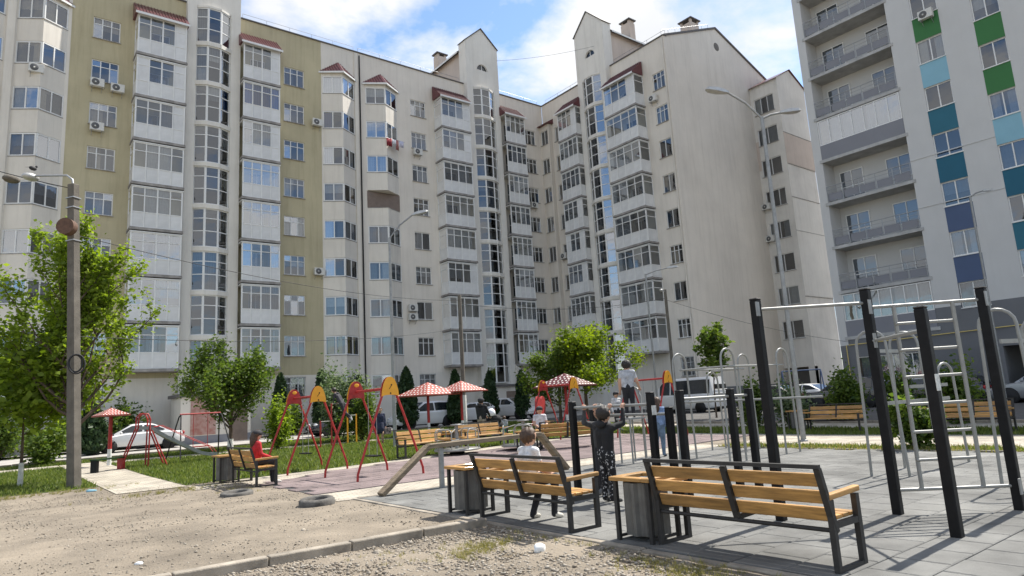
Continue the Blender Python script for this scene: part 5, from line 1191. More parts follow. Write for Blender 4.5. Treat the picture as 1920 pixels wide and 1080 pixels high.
# ---------------------------------------------------------------- vegetation
def leaves(centres, size, flat=.5, elong=1.6):
    """two-triangle leaf blades at centres (n,3)"""
    n = len(centres); d = rng.normal(size=(n, 3)); d[:, 2] *= flat; d /= np.linalg.norm(d, axis=1)[:, None]
    u = np.cross(d, rng.normal(size=(n, 3))); u /= np.linalg.norm(u, axis=1)[:, None]
    s = size * rng.uniform(.6, 1.35, n)[:, None]; nrm = np.cross(d, u)
    a = centres - d * s * elong / 2; b = centres + u * s * .5 + nrm * s * .12; c = centres + d * s * elong / 2; e = centres - u * s * .5 + nrm * s * .12
    V = np.stack([a, b, c, e], 1).reshape(-1, 3); F = np.arange(4 * n).reshape(n, 4); return V, F, np.repeat(rng.uniform(0, 1, n), 4)
def tree(label, x, y, h, crown_r, trunk_h, r0=.12, n_leaf=6000, size=.12, leaf='leaf_ash', white=0, n_limb=9, spread=.6, name='tree', crown_z=None, seed=0, rise=1.0, squash=1.0, density=None, twig_out=.35, group='trees', clump=.30, away=None):
    rs = random.Random(seed + 11); t = thing(name, label, 'tree' if name == 'tree' else 'bush', at_g(x, y), 0, group)
    z0 = trunk_h; tips = []
    tr = MB(); lean = (rs.uniform(-.04, .04), rs.uniform(-.04, .04))
    P = [Vector((lean[0] * z * z * .3, lean[1] * z * z * .3, z)) for z in np.linspace(-.15, h * .82, 8)]
    tr.path(P, [r0 * (1.25 if i == 0 else 1 - .85 * i / 7) for i in range(8)], 9)
    def limb(p, d, ln, r, lev):
        pts = [p]; q = Vector(p); dd = Vector(d)
        for i in range(4):
            dd = (dd + Vector((rs.uniform(-.2, .2), rs.uniform(-.2, .2), rs.uniform(-.02, .22) * rise))).normalized(); q = q + dd * ln / 4; pts.append(Vector(q))
        tr.path(pts, [r * (1 - .75 * i / 4) for i in range(5)], 5, cap=False)
        for i in range(1, 5): tips.append((pts[i], lev))
        if lev < 2:
            for k in range(3 if lev == 0 else 2):
                i = rs.randrange(1, 5); a = rs.uniform(0, 6.28); nd = (dd + Vector((math.cos(a), math.sin(a), rs.uniform(-.1, .5))) * .75).normalized(); limb(pts[i], nd, ln * rs.uniform(.45, .65), r * .5, lev + 1)
    for i in range(n_limb):
        f = rs.uniform(0, 1); z = z0 + (h * .78 - z0) * f; a = i * 2.4 + rs.uniform(-.4, .4)
        k = spread * (1.1 - .5 * f); d = Vector((math.cos(a) * k, math.sin(a) * k, rs.uniform(.35, .9) * rise)).normalized()
        base = P[0].lerp(P[-1], 0); zz = min(z, P[-1].z); base = Vector((lean[0] * zz * zz * .3, lean[1] * zz * zz * .3, zz))
        if away and d.x * away[0] + d.y * away[1] > .05: d = Vector((d.x - 1.6 * away[0] * (d.x * away[0] + d.y * away[1]), d.y - 1.6 * away[1] * (d.x * away[0] + d.y * away[1]), d.z)).normalized()
        limb(base, d, crown_r * rs.uniform(.75, 1.1) * (1.05 - .45 * f), r0 * .42 * (1.1 - .6 * f), 0)
    tr.build('trunk', 'bark', t)
    if white: MB().path([(0, 0, -.1), (0, 0, white * .5), (0, 0, white)], [r0 * 1.32, r0 * 1.16, r0 * 1.08], 10, cap=False).build('whitewash', 'whitewash', t)
    T = np.array([p[:] for p, l in tips]); wt = np.array([.4 if l == 0 else 1. for p, l in tips]); idx = rng.choice(len(T), n_leaf, p=wt / wt.sum())
    C = T[idx] + rng.normal(size=(n_leaf, 3)) * crown_r * clump * .5
    C[:, 2] = np.maximum(C[:, 2], z0 * .75)
    if away: C = C[C[:, 0] * away[0] + C[:, 1] * away[1] < away[2]]; idx = idx[:len(C)]
    V, F, rd = leaves(C, size); cl = rng.uniform(-.25, .25, len(T))[idx]; rd = np.clip(rd * .7 + .15 + np.repeat(cl, 4), 0, 1)
    pydata_rnd('crown', V, F, rd, [leaf], t); return t
def thuja(label, x, y, h, r, seed=0):
    t = thing('thuja', label, 'thuja', at_g(x, y), 0, 'columnar thujas along the facade'); MB().path([(0, 0, -.1), (0, 0, h * .8)], .06, 6, r2=.02).build('trunk', 'bark', t)
    n = 2600; z = rng.uniform(.02, 1, n) ** 1.1; a = rng.uniform(0, 6.28, n); rad = r * np.clip(np.minimum(1, z * 6) * (1 - z ** 2.2) ** .7 + .04, .03, 1) * (.72 + .35 * rng.uniform(0, 1, n)) * (1 + .12 * np.sin(a * 5 + z * 20))
    C = np.stack([rad * np.cos(a), rad * np.sin(a), .08 + z * h], 1); V, F, rd = leaves(C, .15, 2.2, 1.9); pydata_rnd('crown', V, F, rd, ['leaf_thuja'], t)
    k = 10; mb = MB().lathe([(r * .55, .1), (r * .72, h * .25), (r * .68, h * .5), (r * .45, h * .78), (.02, h * .95)], k); mb.build('inner_crown', 'inner_thuja', t)
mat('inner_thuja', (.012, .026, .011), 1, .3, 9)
def bush(label, x, y, h, r, n=2500, size=.09, leaf='leaf_dark', seed=0, cat='bush'):
    t = thing('bush', label, cat, at_g(x, y), 0, 'bushes'); rs = random.Random(seed); st = MB(); C = []
    for i in range(14):
        a = rs.uniform(0, 6.28); d = rs.uniform(.15, 1); e = Vector((math.cos(a) * r * d, math.sin(a) * r * d, h * rs.uniform(.45, 1) * (1 - .35 * d * d)))
        m = e * .5 + Vector((0, 0, h * .12)); st.path([(0, 0, -.05), m, e], [.022, .014, .006], 5, cap=False); C.append((e, d)); C.append((m, d))
    st.build('stems', 'bark', t); K_ = np.array([c[0][:] for c in C]); idx = rng.integers(0, len(K_), n); P = K_[idx] + rng.normal(size=(n, 3)) * np.array([r, r, h]) * .17; P[:, 2] = np.maximum(P[:, 2], .05)
    V, F, rd = leaves(P, size); rd = np.clip(rd * .8 + np.repeat(rng.uniform(-.15, .25, len(K_))[idx], 4), 0, 1); pydata_rnd('foliage', V, F, rd, [leaf], t); return t
tree('tall airy tree with whitewashed trunk beside the concrete pole on the left', 2.1, 23.65, 7.5, 2.6, 1.6, .13, 16000, .090, 'leaf_ash', .9, 28, .82, seed=3, rise=1.2, clump=.10, away=(-.075, -.997, .5))
tree('small leafy tree with whitewashed stem at the left edge', .9, 25.3, 3.6, 1.7, 1.2, .06, 5200, .13, 'leaf_ash', .7, 8, .9, seed=5, rise=.5)
tree('small bushy tree at the very left edge of the lawn', -1.6, 24.6, 3.4, 1.6, 1.1, .06, 3200, .13, 'leaf_ash', .6, 8, .9, seed=15, rise=.5)
tree('dense dark green round tree behind the slide', 9.4, 34.6, 3.7, 2.5, .7, .12, 13000, .10, 'leaf_dark', .55, 17, .95, seed=12, rise=.95, clump=.17)
tree('broad bright lime tree in the centre before the wing', 27.9, 28.9, 4.6, 2.6, 1.2, .15, 16000, .115, 'leaf_lime', 0, 17, 1.0, seed=21, rise=.8, clump=.2)
tree('darker green tree beside the bright lime tree', 26.7, 29.9, 3.8, 2.2, 1.0, .12, 8000, .11, 'leaf_dark', 0, 13, 1.0, seed=33, rise=.7, clump=.2)
tree('slender young tree in front of the blank gable wall', 30.6, 21.9, 5.3, 1.25, 1.3, .05, 1500, .15, 'leaf_dark', 0, 14, .6, seed=41, rise=.9, clump=.2)
for i, (x, y, h, r, lab) in enumerate(((4.4, 42.0, 2.6, .75, 'squat dark thuja next to the parked white sedan'), (15.0, 43.9, 4.0, .55, 'leftmost slim thuja below the yellow wall'), (17.9, 44.3, 4.2, .55, 'slim thuja under the cream bay left of the seam'),
        (21.2, 38.4, 3.9, .62, 'tall thuja left of the white SUV'), (20.3, 43.5, 3.7, .5, 'slim thuja behind the boy on the bar'), (24.6, 37.9, 3.6, .55, 'thuja between white SUV and the concrete pole'), (29.4, 40.6, 3.6, .55, 'thuja left of the middle entrance door'), (31.3, 39.2, 3.5, .5, 'thuja right of the middle entrance door'))): thuja(lab, x, y, h, r, i)
bush('large flowering white bush behind the swings', 14.2, 33.2, 3.3, 1.5, 7500, .1, 'leaf_flower', 4); bush('dark leafy bush below the flowering one', 15.0, 31.8, 2.2, 1.1, 4000, .1, 'leaf_dark', 9)
bush('small bush right of the dense round tree', 10.6, 31.5, 2.1, .8, 2600, .1, 'leaf_ash', 14); bush('low bush in the lawn at far left', 2.0, 36.4, 1.8, 1.0, 2500, .11, 'leaf_dark', 19)
bush('flowering bush behind the litter bin at the lamp post', 24.0, 13.9, 1.6, .75, 2600, .09, 'leaf_flower', 24); bush('bush between the black hoops and far bench', 24.2, 15.6, 1.7, .6, 2000, .09, 'leaf_dark', 26); bush('tall bush behind the bench by the lamp post', 27.5, 13.3, 2.0, .8, 2600, .1, 'leaf_dark', 29)
bush('round bush in front of the rightmost bench', 17.05, 6.85, 1.15, .5, 2600, .085, 'leaf_dark', 34); bush('bush behind the rightmost bench', 26.0, 8.9, 1.9, .9, 2600, .1, 'leaf_dark', 39); bush('bush at the right picture edge', 22.7, 5.1, 2.2, .8, 2800, .09, 'leaf_dark', 44); bush('leafy bush at the foot of the lamp near the parking', 27.0, 11.0, 1.7, .8, 2200, .1, 'leaf_dark', 48)
for i, (x, y, h, r, lab) in enumerate(((-3.2, 45.9, 2.2, 1.2, 'leftmost shrub against the cream wall behind the tall tree'), (.6, 46.1, 2.6, 1.3, 'big shrub below the left bay windows behind the tall tree'), (3.6, 46.3, 2.0, 1.0, 'shrub at the wall above the white sedan bonnet'), (6.6, 46.4, 2.4, 1.0, 'shrub at the wall right behind the white sedan roof'), (16.3, 45.6, 2.0, 1.1, 'shrub under the barred window of the yellow wall'), (18.9, 45.4, 1.8, 1.0, 'shrub below the cream bay beside the seam'))): bush(lab, x, y, h, r, 3200, .12, 'leaf_dark', 60 + i)
# grass
def grass(name, label, polys, n, hgt, m, near=None):
    pts = []
    A_ = [abs(sum(p[i][0] * p[i - 1][1] - p[i - 1][0] * p[i][1] for i in range(len(p)))) / 2 for p in polys]
    for P, ar in zip(polys, A_):
        k = int(n * ar / sum(A_)); xs = [p[0] for p in P]; ys = [p[1] for p in P]; got = 0
        while got < k:
            q = rng.uniform((min(xs), min(ys)), (max(xs), max(ys)), (k * 2, 2))
            for x, y in q:
                if inpoly(x, y, P): 
                    pts.append((x, y)); got += 1
                    if got >= k: break
    B = np.array(pts); k = len(B); Z = .013 * np.maximum(0, np.minimum(B[:, 0] * SA + B[:, 1] * CA, 75) - 22)
    a = rng.uniform(0, 6.28, k); hh = hgt * rng.uniform(.4, 1.25, k); wv = np.stack([np.cos(a), np.sin(a), 0 * a], 1) * (.012 + hh * .09)[:, None]
    base = np.stack([B[:, 0], B[:, 1], Z], 1); ln = rng.normal(size=(k, 3)) * (hh * .4)[:, None]; ln[:, 2] = hh
    V = np.stack([base - wv, base + wv, base + ln], 1).reshape(-1, 3); o = pydata_rnd(name, V, np.arange(3 * k).reshape(k, 3), np.repeat(rng.uniform(0, 1, k), 3), [m]); tag(o, label, 'grass', kind='stuff')
grass('lawn_grass', 'green lawn grass around the play area', [l for l in LAWNS], 170000, .11, 'blade')
grass('verge_grass', 'dry grass tufts along the far side of the gym tiles', [[(16.5, 4), (17.6, 4), (17.6, 12), (16.5, 12)]], 2500, .10, 'blade_dry')
def tufts(name, label, spots, m, hgt):
    V = []; rd = []
    for (x, y, rx, ry, n) in spots:
        q = rng.normal(size=(n, 2)) * (rx, ry) + (x, y); cl = q + 0
        cc = rng.normal(size=(max(3, n // 14), 2)) * (rx, ry) + (x, y); q = cc[rng.integers(0, len(cc), n)] + rng.normal(size=(n, 2)) * .018
        a = rng.uniform(0, 6.28, n); h = hgt * rng.uniform(.35, 1.3, n); wv = np.stack([np.cos(a), np.sin(a), 0 * a], 1) * .0035; b = np.stack([q[:, 0], q[:, 1], 0 * a], 1); ln = rng.normal(size=(n, 3)) * (h * .5)[:, None]; ln[:, 2] = h
        V.append(np.stack([b - wv, b + wv, b + ln], 1).reshape(-1, 3)); rd.append(np.repeat(rng.uniform(0, 1, n), 3))
    V = np.concatenate(V); tag(pydata_rnd(name, V, np.arange(len(V)).reshape(-1, 3), np.concatenate(rd), [m]), label, 'grass', kind='stuff')
tufts('gravel_grass', 'thin grass tufts growing in the gravel by the tile kerb', [(4.55, 6.55, .28, .14, 1500), (4.2, 6.3, .2, .12, 500), (5.1, 4.3, .16, .4, 1500), (4.7, 3.7, .3, .3, 900), (3.6, 6.9, .4, .2, 200), (5.3, 6.0, .05, .5, 250)], 'blade_dry', .06)
tufts('dirt_grass', 'sparse grass tufts at the edge of the open dirt', [(3.6, 17.9, .7, .25, 900), (1.0, 21.2, 1.2, .25, 1600), (-1.2, 21.4, .8, .3, 900), (4.6, 16.2, .15, .8, 300)], 'blade_dry', .09)
sheet('bare_soil', [(3.9, 7.0), (5.38, 5.2), (5.4, 2.2), (5.0, 2.2), (4.9, 4.6), (4.3, 6.2)], .008, 'soil')
# gravel and clods
def pebbles(name, label, n, region, smin, smax, m):
    ico = [(0, 0, -1), (.72, -.53, -.45), (-.28, -.85, -.45), (-.89, 0, -.45), (-.28, .85, -.45), (.72, .53, -.45), (.28, -.85, .45), (-.72, -.53, .45), (-.72, .53, .45), (.28, .85, .45), (.89, 0, .45), (0, 0, 1)]
    fi = [(0,1,2),(1,0,5),(0,2,3),(0,3,4),(0,4,5),(1,5,10),(2,1,6),(3,2,7),(4,3,8),(5,4,9),(1,10,6),(2,6,7),(3,7,8),(4,8,9),(5,9,10),(6,10,11),(7,6,11),(8,7,11),(9,8,11),(10,9,11)]
    base = np.array(ico); F0 = np.array(fi); (x0, y0, x1, y1) = region
    q = rng.uniform((x0, y0), (x1, y1), (n, 2)); q = q[(q[:, 0] < 5.38) & (np.abs(q[:, 1] - 7.8) > .1)]; n = len(q)
    s = smin * (smax / smin) ** (rng.uniform(0, 1, n) ** 2.6); sc = s[:, None] * rng.uniform(.6, 1.2, (n, 3)); sc[:, 2] *= .6
    V = base[None] * sc[:, None, :] * rng.uniform(.8, 1.15, (n, 12, 1)); V[:, :, 0] += q[:, :1]; V[:, :, 1] += q[:, 1:]; V[:, :, 2] += (sc[:, 2] * .35 + .012)[:, None]
    F = (F0[None] + 12 * np.arange(n)[:, None, None]).reshape(-1, 3); o = pydata_rnd(name, V.reshape(-1, 3), F, np.repeat(rng.uniform(0, 1, n), 12), [m]); tag(o, label, 'gravel', kind='stuff')
leafmat('pebble', (.16, .13, .098), (.37, .33, .27), 0)
pebbles('gravel', 'loose gravel and pebbles scattered over the bare dirt', 42000, (-1.5, 4.0, 5.4, 8.0), .004, .028, 'pebble'); pebbles('dirt_clods', 'small clods and stones on the open dirt', 30000, (-4, 7.8, 5.4, 20), .003, .021, 'pebble')
# ---------------------------------------------------------------- people
def capsule(a, b, ra, rb, n=10):
    a, b = Vector(a), Vector(b); d = b - a; L = d.length
    d = d / L if L > 1e-6 else Vector((0, 0, 1)); u = d.orthogonal().normalized(); v = d.cross(u); rings = []
    for k in range(4): t = math.pi / 2 * k / 4; rings.append((a - d * ra * math.cos(t), ra * math.sin(t)))
    rings.append((a, ra)); rings.append((a.lerp(b, .5), (ra + rb) / 2)); rings.append((b, rb))
    for k in range(1, 5): t = math.pi / 2 * k / 4; rings.append((b + d * rb * math.sin(t), rb * math.cos(t)))
    vs = []; 
    for c, r in rings:
        r = max(r, .0004); vs += [c + (u * math.cos(2 * math.pi * j / n) + v * math.sin(2 * math.pi * j / n)) * r for j in range(n)]
    m = len(rings); fs = [(i * n + j, i * n + (j + 1) % n, (i + 1) * n + (j + 1) % n, (i + 1) * n + j) for i in range(m - 1) for j in range(n)] + [tuple(range(n - 1, -1, -1)), tuple((m - 1) * n + j for j in range(n))]
    return vs, fs
def person(label, loc, heading, H, J=None, top=(.5, .5, .5), legs=(.05, .05, .06), shoe=(.6, .6, .58), hair='hair_dark', long_hair=False, sleeves='long', cap=None, child=False, face=False, dress=False, grip=False, hood=False, belly=1.0):
    """joints are fractions of H (x right, y forward, z up) unless J gives metres with key 'm'"""
    D = dict(pelvis=(0, 0, .53), chest=(0, .0, .735), neck=(0, 0, .825), head=(0, .015, .925), shL=(-.108, 0, .80), shR=(.108, 0, .80), elL=(-.145, -.015, .63), elR=(.145, -.015, .63), wrL=(-.15, .04, .475), wrR=(.15, .04, .475),
             hipL=(-.052, 0, .515), hipR=(.052, 0, .515), knL=(-.056, .02, .285), knR=(.056, .02, .285), anL=(-.056, -.01, .045), anR=(.056, -.01, .045), toL=(-.066, .105, .016), toR=(.066, .105, .016))
    D = {k: Vector(v) * H for k, v in D.items()}
    for k, v in (J or {}).items(): D[k] = Vector(v)
    hr = H * (.067 if not child else .078); lim = H * (.9 if child else 1) * 1.0
    c = []; add = lambda a, b, ra, rb, tg: c.append((D[a] if isinstance(a, str) else a, D[b] if isinstance(b, str) else b, ra * H, rb * H, tg))
    w_ = Vector(D['shR'] - D['shL']).normalized()
    for s in (-1, 1):
        o = w_ * s * .045 * H * belly; add(D['pelvis'] + o, D['chest'] + o * 1.15, .062 * belly, .068 * belly, 'top')
    add('chest', D['neck'] - Vector((0, 0, .02 * H)), .07, .05, 'top'); add('shL', 'shR', .045, .045, 'top'); add('pelvis', D['pelvis'] - Vector((0, 0, .03 * H)), .075, .07, 'legs')
    add('neck', 'head', .032, .036, 'skin'); c.append((D['head'] + Vector((0, .0, -.012 * H)), D['head'] + Vector((0, 0, .02 * H)), hr * .90, hr * .98, 'skin'))
    fwd = (D['head'] - D['neck']); 
    for s in 'LR':
        add('sh' + s, 'el' + s, .041, .033, 'top'); add('el' + s, 'wr' + s, .032, .022, 'top' if sleeves == 'long' else 'skin')
        hd = (D['wr' + s] - D['el' + s]).normalized(); D['ha' + s] = D['wr' + s] + hd * .045 * H; add('wr' + s, 'ha' + s, .020, .022, 'skin')
        add('hip' + s, 'kn' + s, .064, .046, 'legs'); add('kn' + s, 'an' + s, .045, .03, 'legs'); add('an' + s, 'to' + s, .03, .024, 'shoe')
    V, F = [], []
    for a, b, ra, rb, tg in c:
        vs, fs = capsule(a, b, ra, rb); k = len(V); V += [p[:] for p in vs]; F += [tuple(k + i for i in f) for f in fs]
    # nose, ears
    hc = D['head']
    for p, r in ((hc + Vector((0, hr * .93, -.01 * H)), hr * .16), (hc + Vector((hr * .93, 0, 0)), hr * .2), (hc + Vector((-hr * .93, 0, 0)), hr * .2)):
        vs, fs = capsule(p - Vector((0, 0, r * .5)), p + Vector((0, 0, r * .4)), r, r * .8, 8); k = len(V); V += [q[:] for q in vs]; F += [tuple(k + i for i in f) for f in fs]
    me = bpy.data.meshes.new('tmp'); me.from_pydata(V, [], F); tmp = link('tmp', me)
    m = tmp.modifiers.new('r', 'REMESH'); m.mode = 'VOXEL'; m.voxel_size = .0105 * H; m2 = tmp.modifiers.new('s', 'SMOOTH'); m2.factor = .5; m2.iterations = 5
    dg = bpy.context.evaluated_depsgraph_get(); body = bpy.data.meshes.new_from_object(tmp.evaluated_get(dg)); bpy.data.objects.remove(tmp)
    nm = label.split()[0]; mats = {'top': cloth('t%02x%02x%02x' % tuple(int(q * 255) for q in top), top), 'legs': cloth('l%02x%02x%02x' % tuple(int(q * 255) for q in legs), legs), 'shoe': cloth('s%02x%02x%02x' % tuple(int(q * 255) for q in shoe), shoe), 'skin': MATS['skin']}
    order = ['top', 'legs', 'skin', 'shoe']; body.materials.clear()
    for k in order: body.materials.append(mats[k])
    cen = np.zeros(len(body.polygons) * 3); body.polygons.foreach_get('center', cen); cen = cen.reshape(-1, 3); best = np.full(len(cen), 9.); idx = np.zeros(len(cen), int)
    for a, b, ra, rb, tg in c:
        a_, b_ = np.array(a), np.array(b); d = b_ - a_; L2 = max(d @ d, 1e-9); t_ = np.clip(((cen - a_) @ d) / L2, 0, 1); ds = np.linalg.norm(cen - (a_ + t_[:, None] * d), axis=1) - (ra + (rb - ra) * t_)
        if sleeves != 'long' and tg == 'top' and abs(ra - .041 * H) < 1e-6:      # short sleeves end above the elbow
            ds2 = np.where(t_ > .62, ds + .0, ds); msk = (ds < best) & (t_ > .62); idx[msk] = 2; best[msk] = ds[msk]; msk = (ds < best) & (t_ <= .62); idx[msk] = 0; best[msk] = ds[msk]; continue
        msk = ds < best; idx[msk] = order.index(tg); best[msk] = ds[msk]
    body.polygons.foreach_set('material_index', idx.astype(np.int32)); body.polygons.foreach_set('use_smooth', np.ones(len(idx), bool)); body.update()
    t = tag(link('person', body, None, loc, heading), label, 'person'); 
    # fingers, closed round a bar or slightly curled
    fg = MB()
    for s, sg in (('L', -1), ('R', 1)):
        hd = (D['ha' + s] - D['wr' + s]).normalized(); side = w_ if grip else hd.orthogonal().normalized(); side = (side - hd * side.dot(hd)).normalized(); pn = hd.cross(side)
        if grip and pn.y < 0: pn = -pn
        for q in range(4):
            b = D['ha' + s] + side * (q - 1.5) * .0125 * H; ln = (.042, .048, .046, .036)[q] * H; cu = .9 if grip else .35
            p1 = b + hd * ln * .45; p2 = p1 + (hd * (1 - cu) + pn * cu) * ln * .4; p3 = p2 + (hd * (-.6 if grip else .4) + pn * .7).normalized() * ln * .3
            fg.path([b - hd * .01 * H, p1, p2, p3], [.0066 * H, .0062 * H, .0055 * H, .0045 * H], 6)
        b = D['wr' + s].lerp(D['ha' + s], .45) - side * sg * .018 * H; fg.path([b, b - side * sg * .016 * H + hd * .018 * H, b - side * sg * .012 * H + hd * .038 * H + pn * .01 * H], [.008 * H, .007 * H, .0055 * H], 6)
    fg.build('fingers', 'skin', t)
    hb = MB().ball((0, 0, 0), hr * 1.1, 34); vv = []
    for x, y, z in hb.v:
        fr = y > .28 * hr and z < .5 * hr; lo = z < -.45 * hr and y > -.15 * hr
        nz_ = 1 + .10 * (rng.uniform(-.5, .5) + .5 * math.sin(9 * x / hr + 5 * z / hr) * math.sin(7 * y / hr)); k = .80 if fr else (.86 if lo else nz_); vv.append((hc.x + x * k, hc.y + y * k - .004 * H, hc.z + z * k + .014 * H))
    hb.v = vv; hb.build('hair', hair, t)
    if long_hair: 
        g = MB(); g.path([hc + Vector((0, -.03 * H, .04 * H)), hc + Vector((0, -.055 * H, -.04 * H)), hc + Vector((0, -.062 * H, -.13 * H)), hc + Vector((0, -.055 * H, -.21 * H))], [hr * .8, hr * .95, hr * .8, hr * .35], 10); g.build('long_hair', hair, t)
    if cap: MB().ball(hc + Vector((0, -.004 * H, .032 * H)), hr * 1.16, 14, 0, (1, 1.02, .72)).box(hc.x - hr * .7, hc.y + hr * .6, hc.z + .03 * H, hc.x + hr * .7, hc.y + hr * 1.75, hc.z + .042 * H).build('cap', cloth('cap', cap), t)
    if hood: MB().ball(D['neck'] + Vector((0, -.05 * H, .0)), .06 * H, 12, 0, (1.2, .7, .7)).build('hood', mats['top'], t)
    if face:
        f = MB()
        for s in (-1, 1): f.ball(hc + Vector((s * hr * .38, hr * .86, .012 * H)), hr * .12, 8); 
        f.box(hc.x - hr * .28, hc.y + hr * .84, hc.z - hr * .52, hc.x + hr * .28, hc.y + hr * .9, hc.z - hr * .45); f.build('face_features', 'hair_dark', t)
    if dress:
        z1, z0 = D['pelvis'].z + .06 * H, D['knL'].z - .01 * H; MB().lathe([(.105 * H, z1), (.125 * H, D['pelvis'].z - .03 * H), (.135 * H, (z0 + z1) / 2), (.15 * H, z0), (.14 * H, z0 - .002)], 18).build('dress', mats['top'], t)
    return t
def seated(H, seat, sp=.07, lean=0, hands=None):
    s = seat + .07 * H; th = .25 * H; f = .03
    J = dict(pelvis=(0, 0, s), chest=(0, lean * .5 - .02, s + .205 * H), neck=(0, lean * .8, s + .295 * H), head=(0, lean + .02, s + .395 * H), shL=(-.105 * H, lean * .7, s + .27 * H), shR=(.105 * H, lean * .7, s + .27 * H),
        hipL=(-.05 * H, .03, s - .015), hipR=(.05 * H, .03, s - .015), knL=(-sp * H, th, s + .0), knR=(sp * H, th, s + .0), anL=(-sp * H, th + .03, .05), anR=(sp * H, th + .03, .05), toL=(-sp * H - .01, th + .15, .025), toR=(sp * H + .01, th + .15, .025),
        elL=(-.14 * H, lean * .7 + .04, s + .11 * H), elR=(.14 * H, lean * .7 + .04, s + .11 * H), wrL=(-.09 * H, .19 * H, s + .05 * H), wrR=(.09 * H, .19 * H, s + .05 * H))
    J.update(hands or {}); return J
pm_ = mat('cloth_l0a0a0b', (.50, .50, .50), .9, 0, 26, col2=(.012, .012, .014), detail=2)
for nd in pm_.node_tree.nodes:
    if nd.type == 'MAP_RANGE': nd.inputs[1].default_value = .58; nd.inputs[2].default_value = .61
HX = R(-90)   # person facing +X
person('girl in red vest with long brown hair sitting on the bench by the lawn', (5.24, 17.05, .02), HX, 1.56, seated(1.56, .44), (.50, .02, .03), (.02, .02, .024), (.66, .62, .56), 'hair_brown', True, 'long', (.03, .03, .035))
person('boy in white printed shirt sitting on the near bench, seen from behind', (5.88, 7.32, .02), HX, 1.42, seated(1.42, .44, .09, .02, dict(anR=(.13, .30, .06), toR=(.15, .41, .03), anL=(-.12, .12, .05), toL=(-.13, .24, .03))), (.72, .73, .74), (.022, .022, .026), (.6, .57, .5), 'hair_brown', sleeves='short', child=True)
k1 = dict(wrL=(-.15, .27, 1.385), wrR=(.17, .27, 1.385), elL=(-.20, .22, 1.17), elR=(.22, .20, 1.17), shL=(-.165, .02, 1.12), shR=(.165, .02, 1.12))
person('boy in black jacket and printed black trousers gripping the pull-up bar', (7.57, 7.5, .022), R(-92), 1.42, k1, (.014, .014, .016), (.04, .04, .045), (.05, .05, .05), 'hair_dark', child=True, grip=True, hood=True)
k2 = dict(wrL=(-.14, .24, 1.385), wrR=(.14, .24, 1.385), elL=(-.2, .2, 1.18), elR=(.2, .2, 1.18), shL=(-.16, .02, 1.13), shR=(.16, .02, 1.13))
person('kid in dark grey top hanging on the bar opposite the boy in black', (8.14, 8.12, .022), R(95), 1.45, k2, (.07, .07, .075), (.03, .03, .035), (.2, .2, .2), 'hair_dark', child=True, grip=True, face=True)
person('boy in grey T-shirt and black trousers standing on the step stand', (12.3, 11.25, 1.09), R(-50), 1.36, dict(wrR=(.26, .22, .72), elR=(.22, .06, .86)), (.50, .51, .54), (.018, .018, .022), (.08, .08, .09), 'hair_dark', sleeves='short', child=True)
person('girl in light blue sweater and blue jeans standing behind the black posts', (13.73, 11.63, .022), R(-60), 1.5, None, (.22, .32, .52), (.13, .19, .27), (.03, .03, .035), 'hair_brown', True)
person('woman in navy dress walking on the lawn path with a bag', at_g(14.14, 28.18, .02), R(160), 1.62, dict(knL=(-.09, .16, .47), anL=(-.09, .14, .09), toL=(-.1, .30, .05), anR=(.09, -.2, .1), toR=(.1, -.07, .03)), (.02, .026, .06), (.42, .26, .18), (.09, .03, .025), 'hair_dark', face=True, dress=True, belly=1.15)
person('man in black hooded jacket and beige trousers pushing a stroller', at_g(16.46, 23.43, .02), R(-60), 1.78, dict(wrR=(.2, .42, 1.0), elR=(.26, .16, 1.12), wrL=(-.05, .42, 1.0), elL=(-.24, .14, 1.12)), (.014, .014, .015), (.36, .29, .23), (.04, .04, .04), 'hair_dark', cap=(.012, .012, .013), hood=True, belly=1.1)
person('toddler in grey hoodie and green trousers by the stroller', at_g(18.0, 23.9, .02), R(-30), .92, None, (.42, .43, .45), (.03, .26, .19), (.5, .5, .5), 'hair_brown', child=True, hood=True)
person('teenager in dark cap and white shirt sitting by the carousel, facing us', at_g(15.05, 17.95, .02), R(155), 1.6, seated(1.6, .52), (.62, .63, .66), (.02, .02, .024), (.05, .05, .05), 'hair_dark', cap=(.02, .02, .022), face=True, sleeves='short')
person('person in white shirt and dark cap far behind the pull-up bars', at_g(22.0, 20.9, .02), R(170), 1.7, None, (.6, .6, .6), (.03, .03, .035), (.1, .1, .1), 'hair_dark', cap=(.03, .03, .03), face=True)
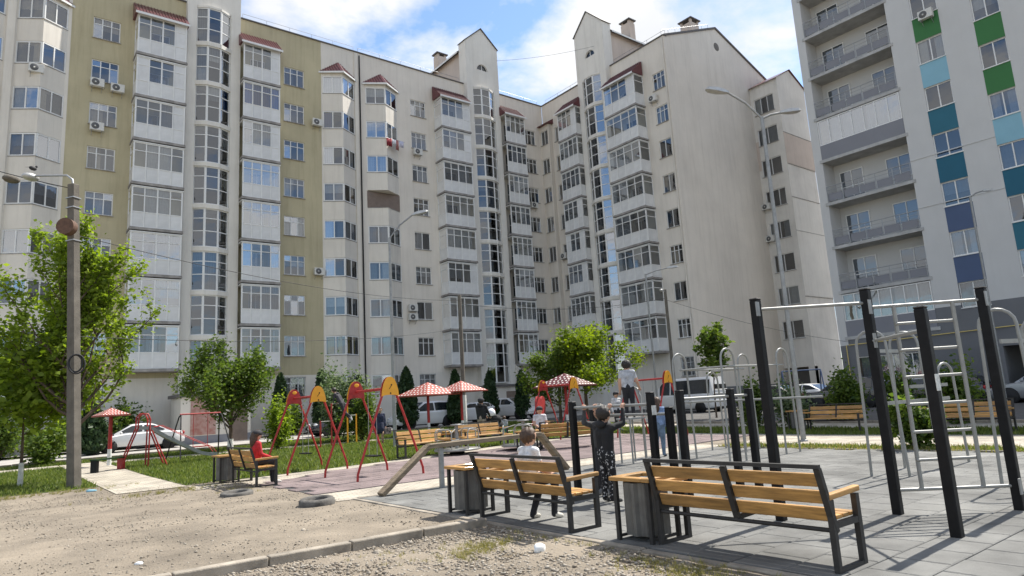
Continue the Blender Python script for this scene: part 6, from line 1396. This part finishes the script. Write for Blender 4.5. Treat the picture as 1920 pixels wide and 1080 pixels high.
bj = dict(pelvis=(0, -.34, 1.93), chest=(0, -.16, 2.25), neck=(0, -.04, 2.40), head=(0, .07, 2.54), shL=(-.16, -.08, 2.36), shR=(.16, -.08, 2.36), elL=(-.2, -.06, 2.18), elR=(.2, -.06, 2.18), wrL=(-.18, .0, 1.99), wrR=(.18, .0, 1.99),
    hipL=(-.08, -.38, 1.90), hipR=(.08, -.38, 1.90), knL=(-.09, -.52, 1.52), knR=(.09, -.46, 1.5), anL=(-.09, -.86, 1.30), anR=(.09, -.72, 1.16), toL=(-.1, -.92, 1.15), toR=(.1, -.70, 1.03))
person('boy in dark jacket propped up on the horizontal bar above the lawn', at_g(12.8, 30.0), R(35), 1.5, bj, (.05, .045, .055), (.03, .03, .035), (.62, .6, .58), 'hair_dark', hood=True, child=True)
# things people carry
t = thing('handbag', 'patterned pale handbag carried by the woman in navy', 'handbag', at_g(14.42, 28.0, .42), R(160)); bevel(MB().box(-.17, -.06, 0, .17, .06, .3).build('bag_body', cloth('bag', (.36, .28, .26), .5), t), .03, 2); MB().path([(-.1, 0, .3), (-.06, 0, .46), (.06, 0, .46), (.1, 0, .3)], .012, 6).build('handle', 'dark_plastic', t)
t = thing('stroller', 'black baby stroller pushed by the man in black', 'stroller', at_g(17.0, 23.05, .02), R(-60))
MB().path([(0, -.55, 1.0), (0, -.2, .75), (0, .35, .2)], .02, 6).build('frame_bar', 'black_paint', t); MB().tube((-.22, -.55, 1.0), (.22, -.55, 1.0), .02, 6).build('handle', 'black_paint', t)
MB().ball((0, .0, .62), .3, 14, 0, (.75, 1.1, .7)).build('seat_shell', cloth('stroller', (.014, .014, .016)), t); MB().ball((0, -.12, .85), .27, 14, 0, (.85, .9, .8)).build('hood', cloth('stroller', (.014, .014, .016)), t)
MB().box(-.2, -.25, .2, .2, .25, .3).build('basket', cloth('strollerb', (.35, .35, .36)), t)
for a in (-.24, .24):
    for b in (-.33, .38): MB().lathe([(.05, -.02), (.11, -.025), (.11, .025), (.05, .02)], 14, 0, 'x', (a, b, .11)).build('wheel', 'tyre', t)
t = thing('balloon', 'white balloon held beside the toddler', 'balloon', at_g(17.35, 23.95, 1.12)); MB().ball((0, 0, 0), .19, 16, 0, (1, 1, 1.1)).build('skin', 'balloon', t); MB().tube((0, 0, -.2), (.3, 0, -.6), .004, 4).build('string', 'rubbish', t)
# shirt print and trouser print marks
